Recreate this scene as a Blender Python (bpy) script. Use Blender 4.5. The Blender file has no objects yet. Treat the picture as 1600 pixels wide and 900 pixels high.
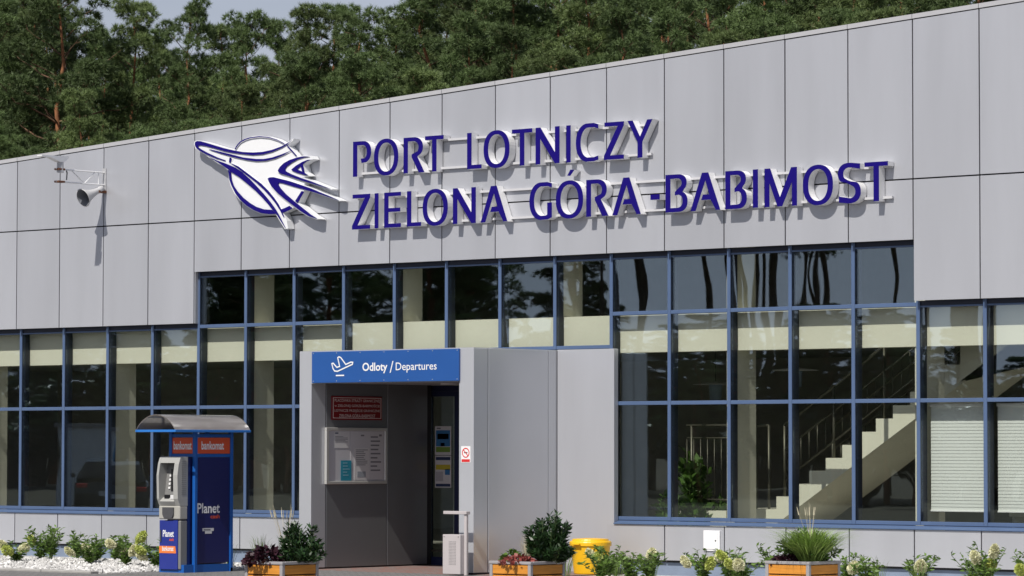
import bpy, math, random
import numpy as np
from mathutils import Vector, Matrix

# ------------------------------------------------------------------ camera, sky, sun, exposure
SC = bpy.context.scene
COL = SC.collection
F_PX, YAW, PITCH, ROLL = 5500.0, 0.7086, 0.0458, 0.0014
CAM = np.array([42.1015, -37.0926, 1.4753])
_cy, _sy = math.cos(YAW), math.sin(YAW)
_fw = np.array([-_sy * math.cos(PITCH), _cy * math.cos(PITCH), math.sin(PITCH)])
_r = np.array([_cy, _sy, 0.0])
_u = np.cross(_r, _fw)
RT = math.cos(ROLL) * _r + math.sin(ROLL) * _u
UP = -math.sin(ROLL) * _r + math.cos(ROLL) * _u
cd = bpy.data.cameras.new('camera')
cd.sensor_width = 36.0
cd.lens = F_PX / 1600 * 36.0
cd.clip_start = 0.5
cd.clip_end = 3000
cam = bpy.data.objects.new('camera', cd)
COL.objects.link(cam)
cam.matrix_world = Matrix(((RT[0], UP[0], -_fw[0], CAM[0]), (RT[1], UP[1], -_fw[1], CAM[1]),
                           (RT[2], UP[2], -_fw[2], CAM[2]), (0, 0, 0, 1)))
cd.dof.use_dof = True
cd.dof.focus_distance = 50.0
cd.dof.aperture_fstop = 6.3
SC.camera = cam

SUN = Vector((0.12, -1.0, 1.2)).normalized()
elev = math.asin(SUN.z)
azim = math.atan2(SUN.x, SUN.y)
W = bpy.data.worlds.new('World')
SC.world = W
W.use_nodes = True
nt = W.node_tree
nt.nodes.clear()
out = nt.nodes.new('ShaderNodeOutputWorld')
bg = nt.nodes.new('ShaderNodeBackground')
sky = nt.nodes.new('ShaderNodeTexSky')
sky.sky_type = 'NISHITA'
sky.sun_disc = False
sky.sun_elevation = elev
sky.sun_rotation = azim
sky.air_density = 1.0
sky.dust_density = 1.5
tc = nt.nodes.new('ShaderNodeTexCoord')
mp = nt.nodes.new('ShaderNodeMapping')
mp.inputs['Scale'].default_value = (1.0, 1.0, 3.0)
nz = nt.nodes.new('ShaderNodeTexNoise')
nz.inputs['Scale'].default_value = 2.2
nz.inputs['Detail'].default_value = 7
nz.inputs['Roughness'].default_value = 0.55
cr = nt.nodes.new('ShaderNodeValToRGB')
cr.color_ramp.elements[0].position = 0.40
cr.color_ramp.elements[0].color = (0.50, 0.50, 0.50, 1)
cr.color_ramp.elements[1].position = 0.62
cr.color_ramp.elements[1].color = (0.9, 0.9, 0.9, 1)
mx = nt.nodes.new('ShaderNodeMixRGB')
mx.inputs[2].default_value = (11.6, 12.0, 14.4, 1)
nt.links.new(tc.outputs['Generated'], mp.inputs[0])
nt.links.new(mp.outputs[0], nz.inputs['Vector'])
nt.links.new(nz.outputs[0], cr.inputs[0])
sep = nt.nodes.new('ShaderNodeSeparateXYZ')
nt.links.new(tc.outputs['Generated'], sep.inputs[0])
hz = nt.nodes.new('ShaderNodeMapRange')
hz.inputs[1].default_value = 0.02
hz.inputs[2].default_value = 0.45
hz.inputs[3].default_value = 1.0
hz.inputs[4].default_value = 0.25
nt.links.new(sep.outputs[2], hz.inputs[0])
hm = nt.nodes.new('ShaderNodeMath')
hm.operation = 'MULTIPLY'
nt.links.new(cr.outputs[0], hm.inputs[0])
nt.links.new(hz.outputs[0], hm.inputs[1])
lo = nt.nodes.new('ShaderNodeMapRange')
lo.inputs[1].default_value = 0.04
lo.inputs[2].default_value = 0.22
lo.inputs[3].default_value = 0.85
lo.inputs[4].default_value = 0.0
nt.links.new(sep.outputs[2], lo.inputs[0])
hx = nt.nodes.new('ShaderNodeMath')
hx.operation = 'MAXIMUM'
nt.links.new(hm.outputs[0], hx.inputs[0])
nt.links.new(lo.outputs[0], hx.inputs[1])
nt.links.new(hx.outputs[0], mx.inputs[0])
nt.links.new(sky.outputs[0], mx.inputs[1])
nt.links.new(mx.outputs[0], bg.inputs[0])
bg.inputs[1].default_value = 0.056
nt.links.new(bg.outputs[0], out.inputs[0])
sl = bpy.data.lights.new('sun', 'SUN')
sl.energy = 4.1
sl.angle = math.radians(0.5)
sl.color = (1.0, 0.955, 0.89)
so = bpy.data.objects.new('sun', sl)
so.rotation_euler = SUN.to_track_quat('Z', 'Y').to_euler()
so.location = (30, -60, 60)
COL.objects.link(so)
SC.view_settings.view_transform = 'Standard'
SC.view_settings.look = 'None'
SC.view_settings.gamma = 1
SC.view_settings.exposure = 0.06
SC.view_settings.use_curve_mapping = False
SC.render.engine = 'CYCLES'
SC.cycles.use_denoising = True
SC.cycles.max_bounces = 10
SC.cycles.transparent_max_bounces = 24
SC.cycles.caustics_reflective = False
SC.cycles.caustics_refractive = False
SC.cycles.sample_clamp_indirect = 6.0

RNG = random.Random(11)


# ------------------------------------------------------------------ a traced pixel of the photograph to a point on a real plane
def ray(px, py):
    return _fw + RT * (px - 800) / F_PX - UP * (py - 450) / F_PX


def on_y(px, py, Y):
    d = ray(px, py)
    p = CAM + d * (Y - CAM[1]) / d[1]
    return float(p[0]), float(p[2])


def on_x(px, py, X):
    d = ray(px, py)
    p = CAM + d * (X - CAM[0]) / d[0]
    return float(p[1]), float(p[2])


def depth_px(x, y, z):
    d = np.array([x, y, z]) - CAM
    w = d @ _fw
    return 800 + F_PX * (d @ RT) / w, 450 - F_PX * (d @ UP) / w, w


# ------------------------------------------------------------------ objects
def _link(o, parent=None):
    COL.objects.link(o)
    if parent is not None:
        o.parent = parent
    return o


def thing(name, label, cat, loc=(0, 0, 0), rz=0.0, group=None):
    o = bpy.data.objects.new(name, None)
    o.empty_display_size = 0.1
    o.location = loc
    o.rotation_euler = (0, 0, rz)
    o['label'] = label
    o['category'] = cat
    if group:
        o['group'] = group
    return _link(o)


def tag(o, label, cat, group=None):
    o['label'] = label
    o['category'] = cat
    if group:
        o['group'] = group
    return o


def struct(o, kind='structure'):
    o['kind'] = kind
    return o


class MB:
    """collects faces, links them as one mesh object"""

    def __init__(self):
        self.v = []
        self.f = []
        self.mi = []
        self.mat = 0

    def add(self, vs, fs):
        n = len(self.v)
        self.v.extend([tuple(map(float, p)) for p in vs])
        for f in fs:
            self.f.append([i + n for i in f])
            self.mi.append(self.mat)
        return self

    def box(self, x0, x1, y0, y1, z0, z1):
        vs = [(x0, y0, z0), (x1, y0, z0), (x1, y1, z0), (x0, y1, z0), (x0, y0, z1), (x1, y0, z1), (x1, y1, z1), (x0, y1, z1)]
        return self.add(vs, [(3, 2, 1, 0), (4, 5, 6, 7), (0, 1, 5, 4), (1, 2, 6, 5), (2, 3, 7, 6), (3, 0, 4, 7)])

    def bbox(self, x0, x1, y0, y1, z0, z1, b=0.004):
        """box with chamfered edges (front, sides)"""
        xs = (x0, x1); ys = (y0, y1); zs = (z0, z1)
        b = min(b, abs(x1 - x0) * .45, abs(y1 - y0) * .45, abs(z1 - z0) * .45)
        vs = []
        idx = {}
        for i in (0, 1):
            for j in (0, 1):
                for k in (0, 1):
                    sx, sy, sz = (1 - 2 * i) * b, (1 - 2 * j) * b, (1 - 2 * k) * b
                    for a, p in enumerate(((xs[i], ys[j] + sy, zs[k] + sz), (xs[i] + sx, ys[j], zs[k] + sz), (xs[i] + sx, ys[j] + sy, zs[k]))):
                        idx[(i, j, k, a)] = len(vs)
                        vs.append(p)
        fs = []
        for i in (0, 1):
            q = [idx[(i, 0, 0, 0)], idx[(i, 0, 1, 0)], idx[(i, 1, 1, 0)], idx[(i, 1, 0, 0)]]
            fs.append(q if i == 0 else q[::-1])
        for j in (0, 1):
            q = [idx[(0, j, 0, 1)], idx[(1, j, 0, 1)], idx[(1, j, 1, 1)], idx[(0, j, 1, 1)]]
            fs.append(q if j == 0 else q[::-1])
        for k in (0, 1):
            q = [idx[(0, 0, k, 2)], idx[(0, 1, k, 2)], idx[(1, 1, k, 2)], idx[(1, 0, k, 2)]]
            fs.append(q if k == 0 else q[::-1])
        for i in (0, 1):
            for j in (0, 1):
                fs.append([idx[(i, j, 0, 0)], idx[(i, j, 0, 1)], idx[(i, j, 1, 1)], idx[(i, j, 1, 0)]])
            for k in (0, 1):
                fs.append([idx[(i, 0, k, 0)], idx[(i, 0, k, 2)], idx[(i, 1, k, 2)], idx[(i, 1, k, 0)]])
        for j in (0, 1):
            for k in (0, 1):
                fs.append([idx[(0, j, k, 1)], idx[(0, j, k, 2)], idx[(1, j, k, 2)], idx[(1, j, k, 1)]])
        for i in (0, 1):
            for j in (0, 1):
                for k in (0, 1):
                    fs.append([idx[(i, j, k, 0)], idx[(i, j, k, 1)], idx[(i, j, k, 2)]])
        return self.add(vs, fs)

    def prism(self, poly, a, b, axis='y', holes=()):
        """2D polygon (with optional holes) extruded along an axis from a to b; poly coords are (x,z) / (y,z) / (x,y)"""
        from mathutils.geometry import tessellate_polygon
        area = sum(poly[i][0] * poly[(i + 1) % len(poly)][1] - poly[(i + 1) % len(poly)][0] * poly[i][1] for i in range(len(poly)))
        if area < 0:
            poly = poly[::-1]
        loops = [list(poly)] + [list(h) for h in holes]
        flat = [p for l in loops for p in l]
        tris = tessellate_polygon([[Vector((p[0], p[1], 0)) for p in l] for l in loops])

        def P(p, t):
            return (p[0], t, p[1]) if axis == 'y' else ((t, p[0], p[1]) if axis == 'x' else (p[0], p[1], t))
        n = len(flat)
        vs = [P(p, a) for p in flat] + [P(p, b) for p in flat]
        fs = []
        for t in tris:
            fs.append(tuple(t))
            fs.append(tuple(i + n for i in t[::-1]))
        s = 0
        for l in loops:
            m = len(l)
            for i in range(m):
                j = (i + 1) % m
                fs.append((s + i, s + j, n + s + j, n + s + i))
            s += m
        return self.add(vs, fs)

    def tube(self, pts, rad, sides=6, cap=True):
        pts = [Vector(p) for p in pts]
        if not hasattr(rad, '__len__'):
            rad = [rad] * len(pts)
        rings = []
        up = Vector((0.13, 0.21, 0.97))
        for i, p in enumerate(pts):
            d = (pts[min(i + 1, len(pts) - 1)] - pts[max(i - 1, 0)])
            if d.length < 1e-9:
                d = Vector((0, 0, 1))
            d.normalize()
            a = d.cross(up)
            if a.length < 0.1:
                a = d.cross(Vector((1, 0, 0)))
            a.normalize()
            b = d.cross(a)
            rings.append([p + (a * math.cos(2 * math.pi * k / sides) + b * math.sin(2 * math.pi * k / sides)) * rad[i] for k in range(sides)])
        vs = [q for r in rings for q in r]
        fs = []
        for i in range(len(pts) - 1):
            for k in range(sides):
                k2 = (k + 1) % sides
                fs.append((i * sides + k, i * sides + k2, (i + 1) * sides + k2, (i + 1) * sides + k))
        if cap:
            fs.append(tuple(range(sides))[::-1])
            fs.append(tuple((len(pts) - 1) * sides + k for k in range(sides)))
        return self.add(vs, fs)

    def lathe(self, prof, c, axis=(0, 0, 1), sides=24):
        """profile [(r, h)] turned about an axis through c"""
        ax = Vector(axis).normalized()
        a = ax.cross(Vector((0, 0, 1)))
        if a.length < .1:
            a = Vector((1, 0, 0))
        a.normalize()
        b = ax.cross(a)
        c = Vector(c)
        vs = []
        for r, h in prof:
            for k in range(sides):
                t = 2 * math.pi * k / sides
                vs.append(c + ax * h + (a * math.cos(t) + b * math.sin(t)) * r)
        fs = []
        for i in range(len(prof) - 1):
            for k in range(sides):
                k2 = (k + 1) % sides
                fs.append((i * sides + k, i * sides + k2, (i + 1) * sides + k2, (i + 1) * sides + k))
        return self.add(vs, fs)

    def build(self, name, mats, parent=None, smooth=False, origin=None):
        me = bpy.data.meshes.new(name)
        vs = self.v
        if origin is not None:
            vs = [(p[0] - origin[0], p[1] - origin[1], p[2] - origin[2]) for p in vs]
        me.from_pydata(vs, [], self.f)
        if not isinstance(mats, (list, tuple)):
            mats = [mats]
        for m in mats:
            me.materials.append(m)
        if len(mats) > 1:
            me.polygons.foreach_set('material_index', self.mi)
        if smooth:
            me.polygons.foreach_set('use_smooth', [True] * len(me.polygons))
        me.update()
        o = bpy.data.objects.new(name, me)
        if origin is not None:
            o.location = origin
        return _link(o, parent)


def poly_mesh(name, verts, nper, mat, parent=None):
    """numpy (n*nper, 3) vertices, one face per nper of them"""
    verts = np.asarray(verts, dtype=np.float32).reshape(-1, 3)
    nf = len(verts) // nper
    me = bpy.data.meshes.new(name)
    me.vertices.add(len(verts))
    me.vertices.foreach_set('co', verts.ravel())
    me.loops.add(len(verts))
    me.loops.foreach_set('vertex_index', np.arange(len(verts), dtype=np.int32))
    me.polygons.add(nf)
    me.polygons.foreach_set('loop_start', np.arange(0, len(verts), nper, dtype=np.int32))
    me.polygons.foreach_set('loop_total', np.full(nf, nper, dtype=np.int32))
    me.materials.append(mat)
    me.update(calc_edges=True)
    me.validate()
    o = bpy.data.objects.new(name, me)
    return _link(o, parent)


# ------------------------------------------------------------------ materials
def mat(name, col, rough=0.5, metal=0.0, var=0.0, scale=3.0, bump=0.0, bscale=40.0, spec=0.5, island=0.0, coat=0.0, objvar=0.0, stretch=(1, 1, 1), trans=0.0):
    m = bpy.data.materials.new(name)
    m.use_nodes = True
    n = m.node_tree.nodes
    L = m.node_tree.links
    b = n['Principled BSDF']
    b.inputs['Base Color'].default_value = (*col, 1)
    b.inputs['Roughness'].default_value = rough
    b.inputs['Metallic'].default_value = metal
    b.inputs['Specular IOR Level'].default_value = spec
    if coat:
        b.inputs['Coat Weight'].default_value = coat
        b.inputs['Coat Roughness'].default_value = 0.05
    last = None
    t = None
    if var or bump:
        t = n.new('ShaderNodeTexCoord')
        mpn = n.new('ShaderNodeMapping')
        mpn.inputs['Scale'].default_value = stretch
        L.new(t.outputs['Object'], mpn.inputs[0])
    fac = None
    if var:
        z = n.new('ShaderNodeTexNoise')
        z.inputs['Scale'].default_value = scale
        z.inputs['Detail'].default_value = 6
        L.new(mpn.outputs[0], z.inputs['Vector'])
        r = n.new('ShaderNodeMapRange')
        r.inputs[1].default_value = 0.3
        r.inputs[2].default_value = 0.7
        r.inputs[3].default_value = 1 - var
        r.inputs[4].default_value = 1 + var
        L.new(z.outputs[0], r.inputs[0])
        fac = r.outputs[0]
    if island:
        g = n.new('ShaderNodeNewGeometry')
        r = n.new('ShaderNodeMapRange')
        r.inputs[3].default_value = 1 - island
        r.inputs[4].default_value = 1 + island
        L.new(g.outputs['Random Per Island'], r.inputs[0])
        if fac is None:
            fac = r.outputs[0]
        else:
            mm = n.new('ShaderNodeMath')
            mm.operation = 'MULTIPLY'
            L.new(fac, mm.inputs[0])
            L.new(r.outputs[0], mm.inputs[1])
            fac = mm.outputs[0]
    if objvar:
        g = n.new('ShaderNodeObjectInfo')
        r = n.new('ShaderNodeMapRange')
        r.inputs[3].default_value = 1 - objvar
        r.inputs[4].default_value = 1 + objvar
        L.new(g.outputs['Random'], r.inputs[0])
        if fac is None:
            fac = r.outputs[0]
        else:
            mm = n.new('ShaderNodeMath')
            mm.operation = 'MULTIPLY'
            L.new(fac, mm.inputs[0])
            L.new(r.outputs[0], mm.inputs[1])
            fac = mm.outputs[0]
    if fac is not None:
        v = n.new('ShaderNodeVectorMath')
        v.operation = 'SCALE'
        v.inputs[0].default_value = col
        L.new(fac, v.inputs['Scale'])
        L.new(v.outputs[0], b.inputs['Base Color'])
        last = v.outputs[0]
    if bump:
        z = n.new('ShaderNodeTexNoise')
        z.inputs['Scale'].default_value = bscale
        z.inputs['Detail'].default_value = 4
        L.new(mpn.outputs[0], z.inputs['Vector'])
        bp = n.new('ShaderNodeBump')
        bp.inputs['Strength'].default_value = 1.0
        bp.inputs['Distance'].default_value = bump
        L.new(z.outputs[0], bp.inputs['Height'])
        L.new(bp.outputs[0], b.inputs['Normal'])
    if trans:
        tr = n.new('ShaderNodeBsdfTranslucent')
        if last is not None:
            L.new(last, tr.inputs[0])
        else:
            tr.inputs[0].default_value = (*col, 1)
        mix = n.new('ShaderNodeMixShader')
        mix.inputs[0].default_value = trans
        o = n['Material Output']
        L.new(b.outputs[0], mix.inputs[1])
        L.new(tr.outputs[0], mix.inputs[2])
        L.new(mix.outputs[0], o.inputs[0])
    return m


def glass_mat(name, tint, wave=0.0010, base=0.02):
    m = bpy.data.materials.new(name)
    m.use_nodes = True
    n = m.node_tree.nodes
    L = m.node_tree.links
    n.clear()
    o = n.new('ShaderNodeOutputMaterial')
    tr = n.new('ShaderNodeBsdfTransparent')
    tr.inputs[0].default_value = (*tint, 1)
    gl = n.new('ShaderNodeBsdfGlossy')
    gl.inputs['Roughness'].default_value = 0.0
    gl.inputs['Color'].default_value = (0.74, 0.90, 1, 1)
    geo = n.new('ShaderNodeNewGeometry')
    dt = n.new('ShaderNodeVectorMath')
    dt.operation = 'DOT_PRODUCT'
    L.new(geo.outputs['Incoming'], dt.inputs[0])
    L.new(geo.outputs['Normal'], dt.inputs[1])
    ab = n.new('ShaderNodeMath')
    ab.operation = 'ABSOLUTE'
    L.new(dt.outputs['Value'], ab.inputs[0])
    om = n.new('ShaderNodeMath')
    om.operation = 'SUBTRACT'
    om.inputs[0].default_value = 1.0
    L.new(ab.outputs[0], om.inputs[1])
    pw_ = n.new('ShaderNodeMath')
    pw_.operation = 'POWER'
    pw_.inputs[1].default_value = 5.0
    L.new(om.outputs[0], pw_.inputs[0])
    fr = n.new('ShaderNodeMath')
    fr.operation = 'MULTIPLY_ADD'
    fr.inputs[1].default_value = 0.94
    fr.inputs[2].default_value = 0.115
    L.new(pw_.outputs[0], fr.inputs[0])
    mix = n.new('ShaderNodeMixShader')
    t = n.new('ShaderNodeTexCoord')
    oi = n.new('ShaderNodeObjectInfo')
    ad = n.new('ShaderNodeVectorMath')
    ad.operation = 'MULTIPLY_ADD'
    ad.inputs[1].default_value = (1.0, 1.0, 0.55)
    cmb = n.new('ShaderNodeMath')
    cmb.operation = 'MULTIPLY'
    cmb.inputs[1].default_value = 40.0
    L.new(oi.outputs['Random'], cmb.inputs[0])
    L.new(t.outputs['Object'], ad.inputs[0])
    L.new(cmb.outputs[0], ad.inputs[2])
    z = n.new('ShaderNodeTexNoise')
    z.inputs['Scale'].default_value = 1.5
    z.inputs['Detail'].default_value = 1.0
    L.new(ad.outputs[0], z.inputs['Vector'])
    bp = n.new('ShaderNodeBump')
    bp.inputs['Strength'].default_value = 1.0
    bp.inputs['Distance'].default_value = wave
    L.new(z.outputs[0], bp.inputs['Height'])
    L.new(bp.outputs[0], gl.inputs['Normal'])
    L.new(fr.outputs[0], mix.inputs[0])
    L.new(tr.outputs[0], mix.inputs[1])
    L.new(gl.outputs[0], mix.inputs[2])
    L.new(mix.outputs[0], o.inputs[0])
    return m


def brick_floor_mat(name, c1, c2, mortar, sx=5.0):
    m = bpy.data.materials.new(name)
    m.use_nodes = True
    n = m.node_tree.nodes
    L = m.node_tree.links
    b = n['Principled BSDF']
    b.inputs['Roughness'].default_value = 0.85
    t = n.new('ShaderNodeTexCoord')
    br = n.new('ShaderNodeTexBrick')
    br.inputs['Color1'].default_value = (*c1, 1)
    br.inputs['Color2'].default_value = (*c2, 1)
    br.inputs['Mortar'].default_value = (*mortar, 1)
    br.inputs['Scale'].default_value = sx
    br.inputs['Mortar Size'].default_value = 0.02
    br.inputs['Bias'].default_value = -0.1
    L.new(t.outputs['Object'], br.inputs['Vector'])
    L.new(br.outputs[0], b.inputs['Base Color'])
    return m


M = {}
M['panel'] = mat('aluminium_panel', (0.535, 0.545, 0.580), 0.36, 0.35, var=0.055, scale=1.1, stretch=(1.6, 1, .25), island=0.05, bump=0.0012, bscale=0.9, spec=0.45)
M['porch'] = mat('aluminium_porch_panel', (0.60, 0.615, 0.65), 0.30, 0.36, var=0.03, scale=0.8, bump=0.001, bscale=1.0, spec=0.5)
M['porch_inner'] = mat('shaded_porch_panel', (0.24, 0.245, 0.255), 0.30, 0.38, var=0.03, scale=0.8, bump=0.001, bscale=1.0)  # aluminium porch panel again, with the shade of the recess put into its colour
M['dark_gap'] = mat('dark_joint', (0.025, 0.025, 0.028), 0.8)
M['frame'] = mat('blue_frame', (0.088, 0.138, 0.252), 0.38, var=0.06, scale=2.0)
M['inner_frame'] = mat('inner_frame', (0.022, 0.028, 0.050), 0.5)  # darker than the blue frame: the sunless inner profile's shade is in the colour
M['navy_frame'] = mat('navy_door_frame', (0.018, 0.025, 0.075), 0.35)
M['base'] = mat('blue_grey_plinth', (0.20, 0.25, 0.34), 0.8, var=0.12, scale=3, bump=0.002)
M['cream'] = mat('cream_plaster', (0.80, 0.78, 0.655), 0.75, var=0.03, scale=1.5)
M['inner'] = mat('inner_wall', (0.42, 0.41, 0.36), 0.85, var=0.1)
M['ceiling'] = mat('inner_ceiling', (0.40, 0.40, 0.36), 0.85)
M['steel'] = mat('brushed_steel', (0.13, 0.125, 0.10), 0.45, 0.6)
M['white'] = mat('white_paint', (0.88, 0.88, 0.89), 0.4, var=0.02)
M['rail_grey'] = mat('rail_grey', (0.60, 0.60, 0.62), 0.45)
M['white_face'] = mat('white_face', (0.85, 0.86, 0.87), 0.45)
M['letter_blue'] = mat('letter_blue', (0.0105, 0.0045, 0.165), 0.5, spec=0.12)
M['sign_blue'] = mat('departure_blue', (0.020, 0.095, 0.335), 0.4, var=0.03)
M['pure_white'] = mat('sign_white', (0.86, 0.86, 0.86), 0.5)
M['maroon'] = mat('maroon_sign', (0.22, 0.010, 0.014), 0.4)
M['pale_red'] = mat('pale_lettering', (0.85, 0.76, 0.72), 0.5)
M['red'] = mat('red', (0.68, 0.03, 0.03), 0.45)
M['orange_red'] = mat('orange_red_sign', (0.72, 0.095, 0.030), 0.45)
M['kiosk_blue'] = mat('kiosk_blue', (0.012, 0.110, 0.420), 0.35)
M['kiosk_navy'] = mat('kiosk_navy', (0.014, 0.020, 0.115), 0.28, var=0.05, scale=1.2, coat=0.3)
M['panel_blue'] = mat('machine_blue', (0.024, 0.040, 0.270), 0.3, var=0.15, scale=1.6, coat=0.3)
M['machine_grey'] = mat('machine_grey', (0.40, 0.40, 0.38), 0.45, var=0.03)
M['machine_dark'] = mat('machine_dark', (0.08, 0.08, 0.085), 0.4)
M['black'] = mat('black_plastic', (0.012, 0.012, 0.014), 0.3)
M['canopy'] = mat('smoked_canopy', (0.17, 0.155, 0.145), 0.22, var=0.12, scale=1.2, coat=0.4)
M['wood'] = mat('orange_wood', (0.66, 0.27, 0.035), 0.55, var=0.14, scale=4.0, stretch=(1, 1, 14), bump=0.001, bscale=20)
M['planter_grey'] = mat('planter_frame', (0.36, 0.345, 0.35), 0.45, var=0.05)
M['soil'] = mat('soil', (0.05, 0.035, 0.025), 0.95, var=0.3, scale=20, bump=0.01)
M['yellow'] = mat('yellow_plastic', (0.88, 0.50, 0.010), 0.4, var=0.04)
M['stand'] = mat('pale_stand', (0.52, 0.48, 0.48), 0.4, var=0.03)
M['rust'] = mat('rust', (0.17, 0.07, 0.035), 0.8, var=0.3, scale=30)
M['galv'] = mat('galvanised_metal', (0.55, 0.55, 0.56), 0.45, 0.3, var=0.12, scale=20)
M['horn'] = mat('horn_grey', (0.55, 0.55, 0.56), 0.45, var=0.06, scale=9)
M['horn_in'] = mat('horn_inside', (0.16, 0.17, 0.19), 0.5)
M['glass'] = glass_mat('window_glass', (0.97, 0.985, 0.965))
M['door_glass'] = glass_mat('door_glass', (0.85, 0.88, 0.84))
M['paper'] = mat('paper', (0.72, 0.72, 0.72), 0.7)
M['grey_ink'] = mat('grey_print', (0.22, 0.22, 0.24), 0.7)
M['teal'] = mat('teal_leaflet', (0.03, 0.30, 0.42), 0.6)
M['lime'] = mat('poster_green', (0.20, 0.34, 0.06), 0.6)
M['poster_yellow'] = mat('poster_yellow', (0.62, 0.52, 0.05), 0.6)
M['poster_blue'] = mat('poster_blue', (0.05, 0.21, 0.45), 0.6)
M['poster_navy'] = mat('poster_navy', (0.03, 0.05, 0.12), 0.6)
M['asphalt'] = mat('asphalt', (0.055, 0.055, 0.057), 0.9, var=0.25, scale=6, bump=0.004, bscale=120)
M['concrete'] = mat('concrete', (0.36, 0.35, 0.33), 0.85, var=0.12, scale=6, bump=0.002)
M['gravel'] = mat('white_gravel', (0.56, 0.55, 0.53), 0.85, var=0.2, scale=25, island=0.38)
M['gravel_bed'] = mat('gravel_bed', (0.50, 0.49, 0.48), 0.9, var=0.3, scale=30, bump=0.012, bscale=45)
M['earth'] = mat('forest_floor', (0.09, 0.075, 0.045), 0.95, var=0.35, scale=0.5)
M['brick'] = brick_floor_mat('red_grey_paving', (0.26, 0.12, 0.10), (0.22, 0.20, 0.19), (0.16, 0.14, 0.125), 4.5)
M['paving'] = brick_floor_mat('grey_paving', (0.17, 0.165, 0.16), (0.21, 0.20, 0.195), (0.10, 0.095, 0.09), 4.0)
M['needles'] = mat('pine_needles', (0.118, 0.172, 0.062), 0.55, var=0.18, scale=0.7, island=0.25, objvar=0.26, spec=0.3, trans=0.14)
M['needles2'] = mat('pine_needles_yellowish', (0.136, 0.184, 0.066), 0.55, var=0.18, scale=0.7, island=0.25, objvar=0.26, spec=0.3, trans=0.14)
M['bark'] = mat('pine_bark', (0.30, 0.125, 0.055), 0.9, var=0.35, scale=3.0, stretch=(2, 2, .6), bump=0.02, bscale=9)
M['branch'] = mat('branch_bark', (0.15, 0.085, 0.05), 0.9, var=0.3, scale=6.0)
M['dark_bark'] = mat('dark_bark', (0.10, 0.07, 0.05), 0.9, var=0.3, scale=4.0, bump=0.02, bscale=9)
M['leaf'] = mat('shrub_leaf', (0.075, 0.150, 0.028), 0.45, island=0.35, var=0.15, scale=8, trans=0.2)
M['leaf_dark'] = mat('laurel_leaf', (0.026, 0.062, 0.018), 0.38, island=0.4, var=0.15, scale=8, trans=0.12)
M['leaf_hyd'] = mat('hydrangea_leaf', (0.125, 0.215, 0.038), 0.5, island=0.35, trans=0.25)
M['flower'] = mat('cream_petals', (0.80, 0.79, 0.55), 0.7, island=0.14, trans=0.15)
M['flower_green'] = mat('lime_petals', (0.60, 0.66, 0.20), 0.7, island=0.2, trans=0.15)
M['heuchera'] = mat('purple_leaf', (0.042, 0.013, 0.022), 0.4, island=0.45, trans=0.08)
M['heuchera_red'] = mat('copper_leaf', (0.30, 0.072, 0.060), 0.5, island=0.4, trans=0.15)
M['grass'] = mat('ornamental_grass', (0.150, 0.235, 0.050), 0.5, island=0.35, trans=0.2)
M['bright_grass'] = mat('bright_grass', (0.27, 0.40, 0.09), 0.5, island=0.35, trans=0.2)
M['straw'] = mat('straw_plume', (0.55, 0.50, 0.36), 0.7, island=0.2)
M['stem'] = mat('green_stem', (0.09, 0.13, 0.04), 0.7)
M['blind'] = mat('white_blind', (0.76, 0.78, 0.76), 0.5)
M['dark_floor'] = mat('inner_floor', (0.50, 0.48, 0.44), 0.4)

# ------------------------------------------------------------------ the ground
gz = -0.24
g = MB()
g.add([(-900, -900, gz), (900, -900, gz), (900, 900, gz), (-900, 900, gz)], [(0, 1, 2, 3)])
struct(g.build('ground', M['earth']))
g = MB()
g.box(-90, 70, -32, -9.6, gz + 0.001, gz + 0.02)
struct(g.build('road', M['asphalt']))
g = MB()
g.box(-30, 40, -9.38, -4.85, gz + 0.001, -0.196)
g.box(7.15, 12.3, -4.65, -1.80, gz + 0.001, -0.196)
struct(g.build('pavement', M['paving']))
g = MB()
g.box(7.15, 12.3, -1.80, 0.8, gz + 0.001, -0.192)
struct(g.build('porch_paving', M['brick']))
g = MB()
g.box(-30, 7.13, -4.65, 0.06, gz + 0.001, -0.205)
g.box(12.32, 34, -4.65, 0.06, gz + 0.001, -0.205)
struct(g.build('gravel_ground', M['gravel_bed']))
g = MB()
for x in range(-30, 40):
    if x < 7 or x > 12:
        g.bbox(x + .005, x + .995, -4.82, -4.66, gz, -0.165, 0.012)
    g.bbox(x + .005, x + .995, -9.58, -9.40, gz, -0.13, 0.015)
struct(g.build('kerb', M['concrete']))


# white gravel stones lying on the beds
def stones(n, x0, x1, y0, y1, rng, holes=()):
    octa = np.array([(1, 0, 0), (-1, 0, 0), (0, 1, 0), (0, -1, 0), (0, 0, 1), (0, 0, -1)], float)
    tri = [(0, 2, 4), (2, 1, 4), (1, 3, 4), (3, 0, 4), (2, 0, 5), (1, 2, 5), (3, 1, 5), (0, 3, 5)]
    mb = MB()
    for i in range(n):
        x, y = rng.uniform(x0, x1), rng.uniform(y0, y1)
        if any(a < x < b and c < y < d for a, b, c, d in holes):
            continue
        s = rng.uniform(.012, .030) if rng.random() < .8 else rng.uniform(.03, .055)
        a = rng.uniform(0, 6.28)
        ca, sa = math.cos(a), math.sin(a)
        k = [s * rng.uniform(.7, 1.3), s * rng.uniform(.6, 1.1), s * rng.uniform(.5, .9)]
        vs = []
        for q in octa:
            px, py, pz = q * k + np.array([rng.uniform(-.2, .2) * s for _ in range(3)])
            vs.append((x + px * ca - py * sa, y + px * sa + py * ca, -0.20 + pz + s * .3))
        mb.add(vs, tri)
    return mb


struct(stones(9000, -3, 7.1, -4.6, -1.0, RNG).build('gravel', M['gravel']), 'stuff')

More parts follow.
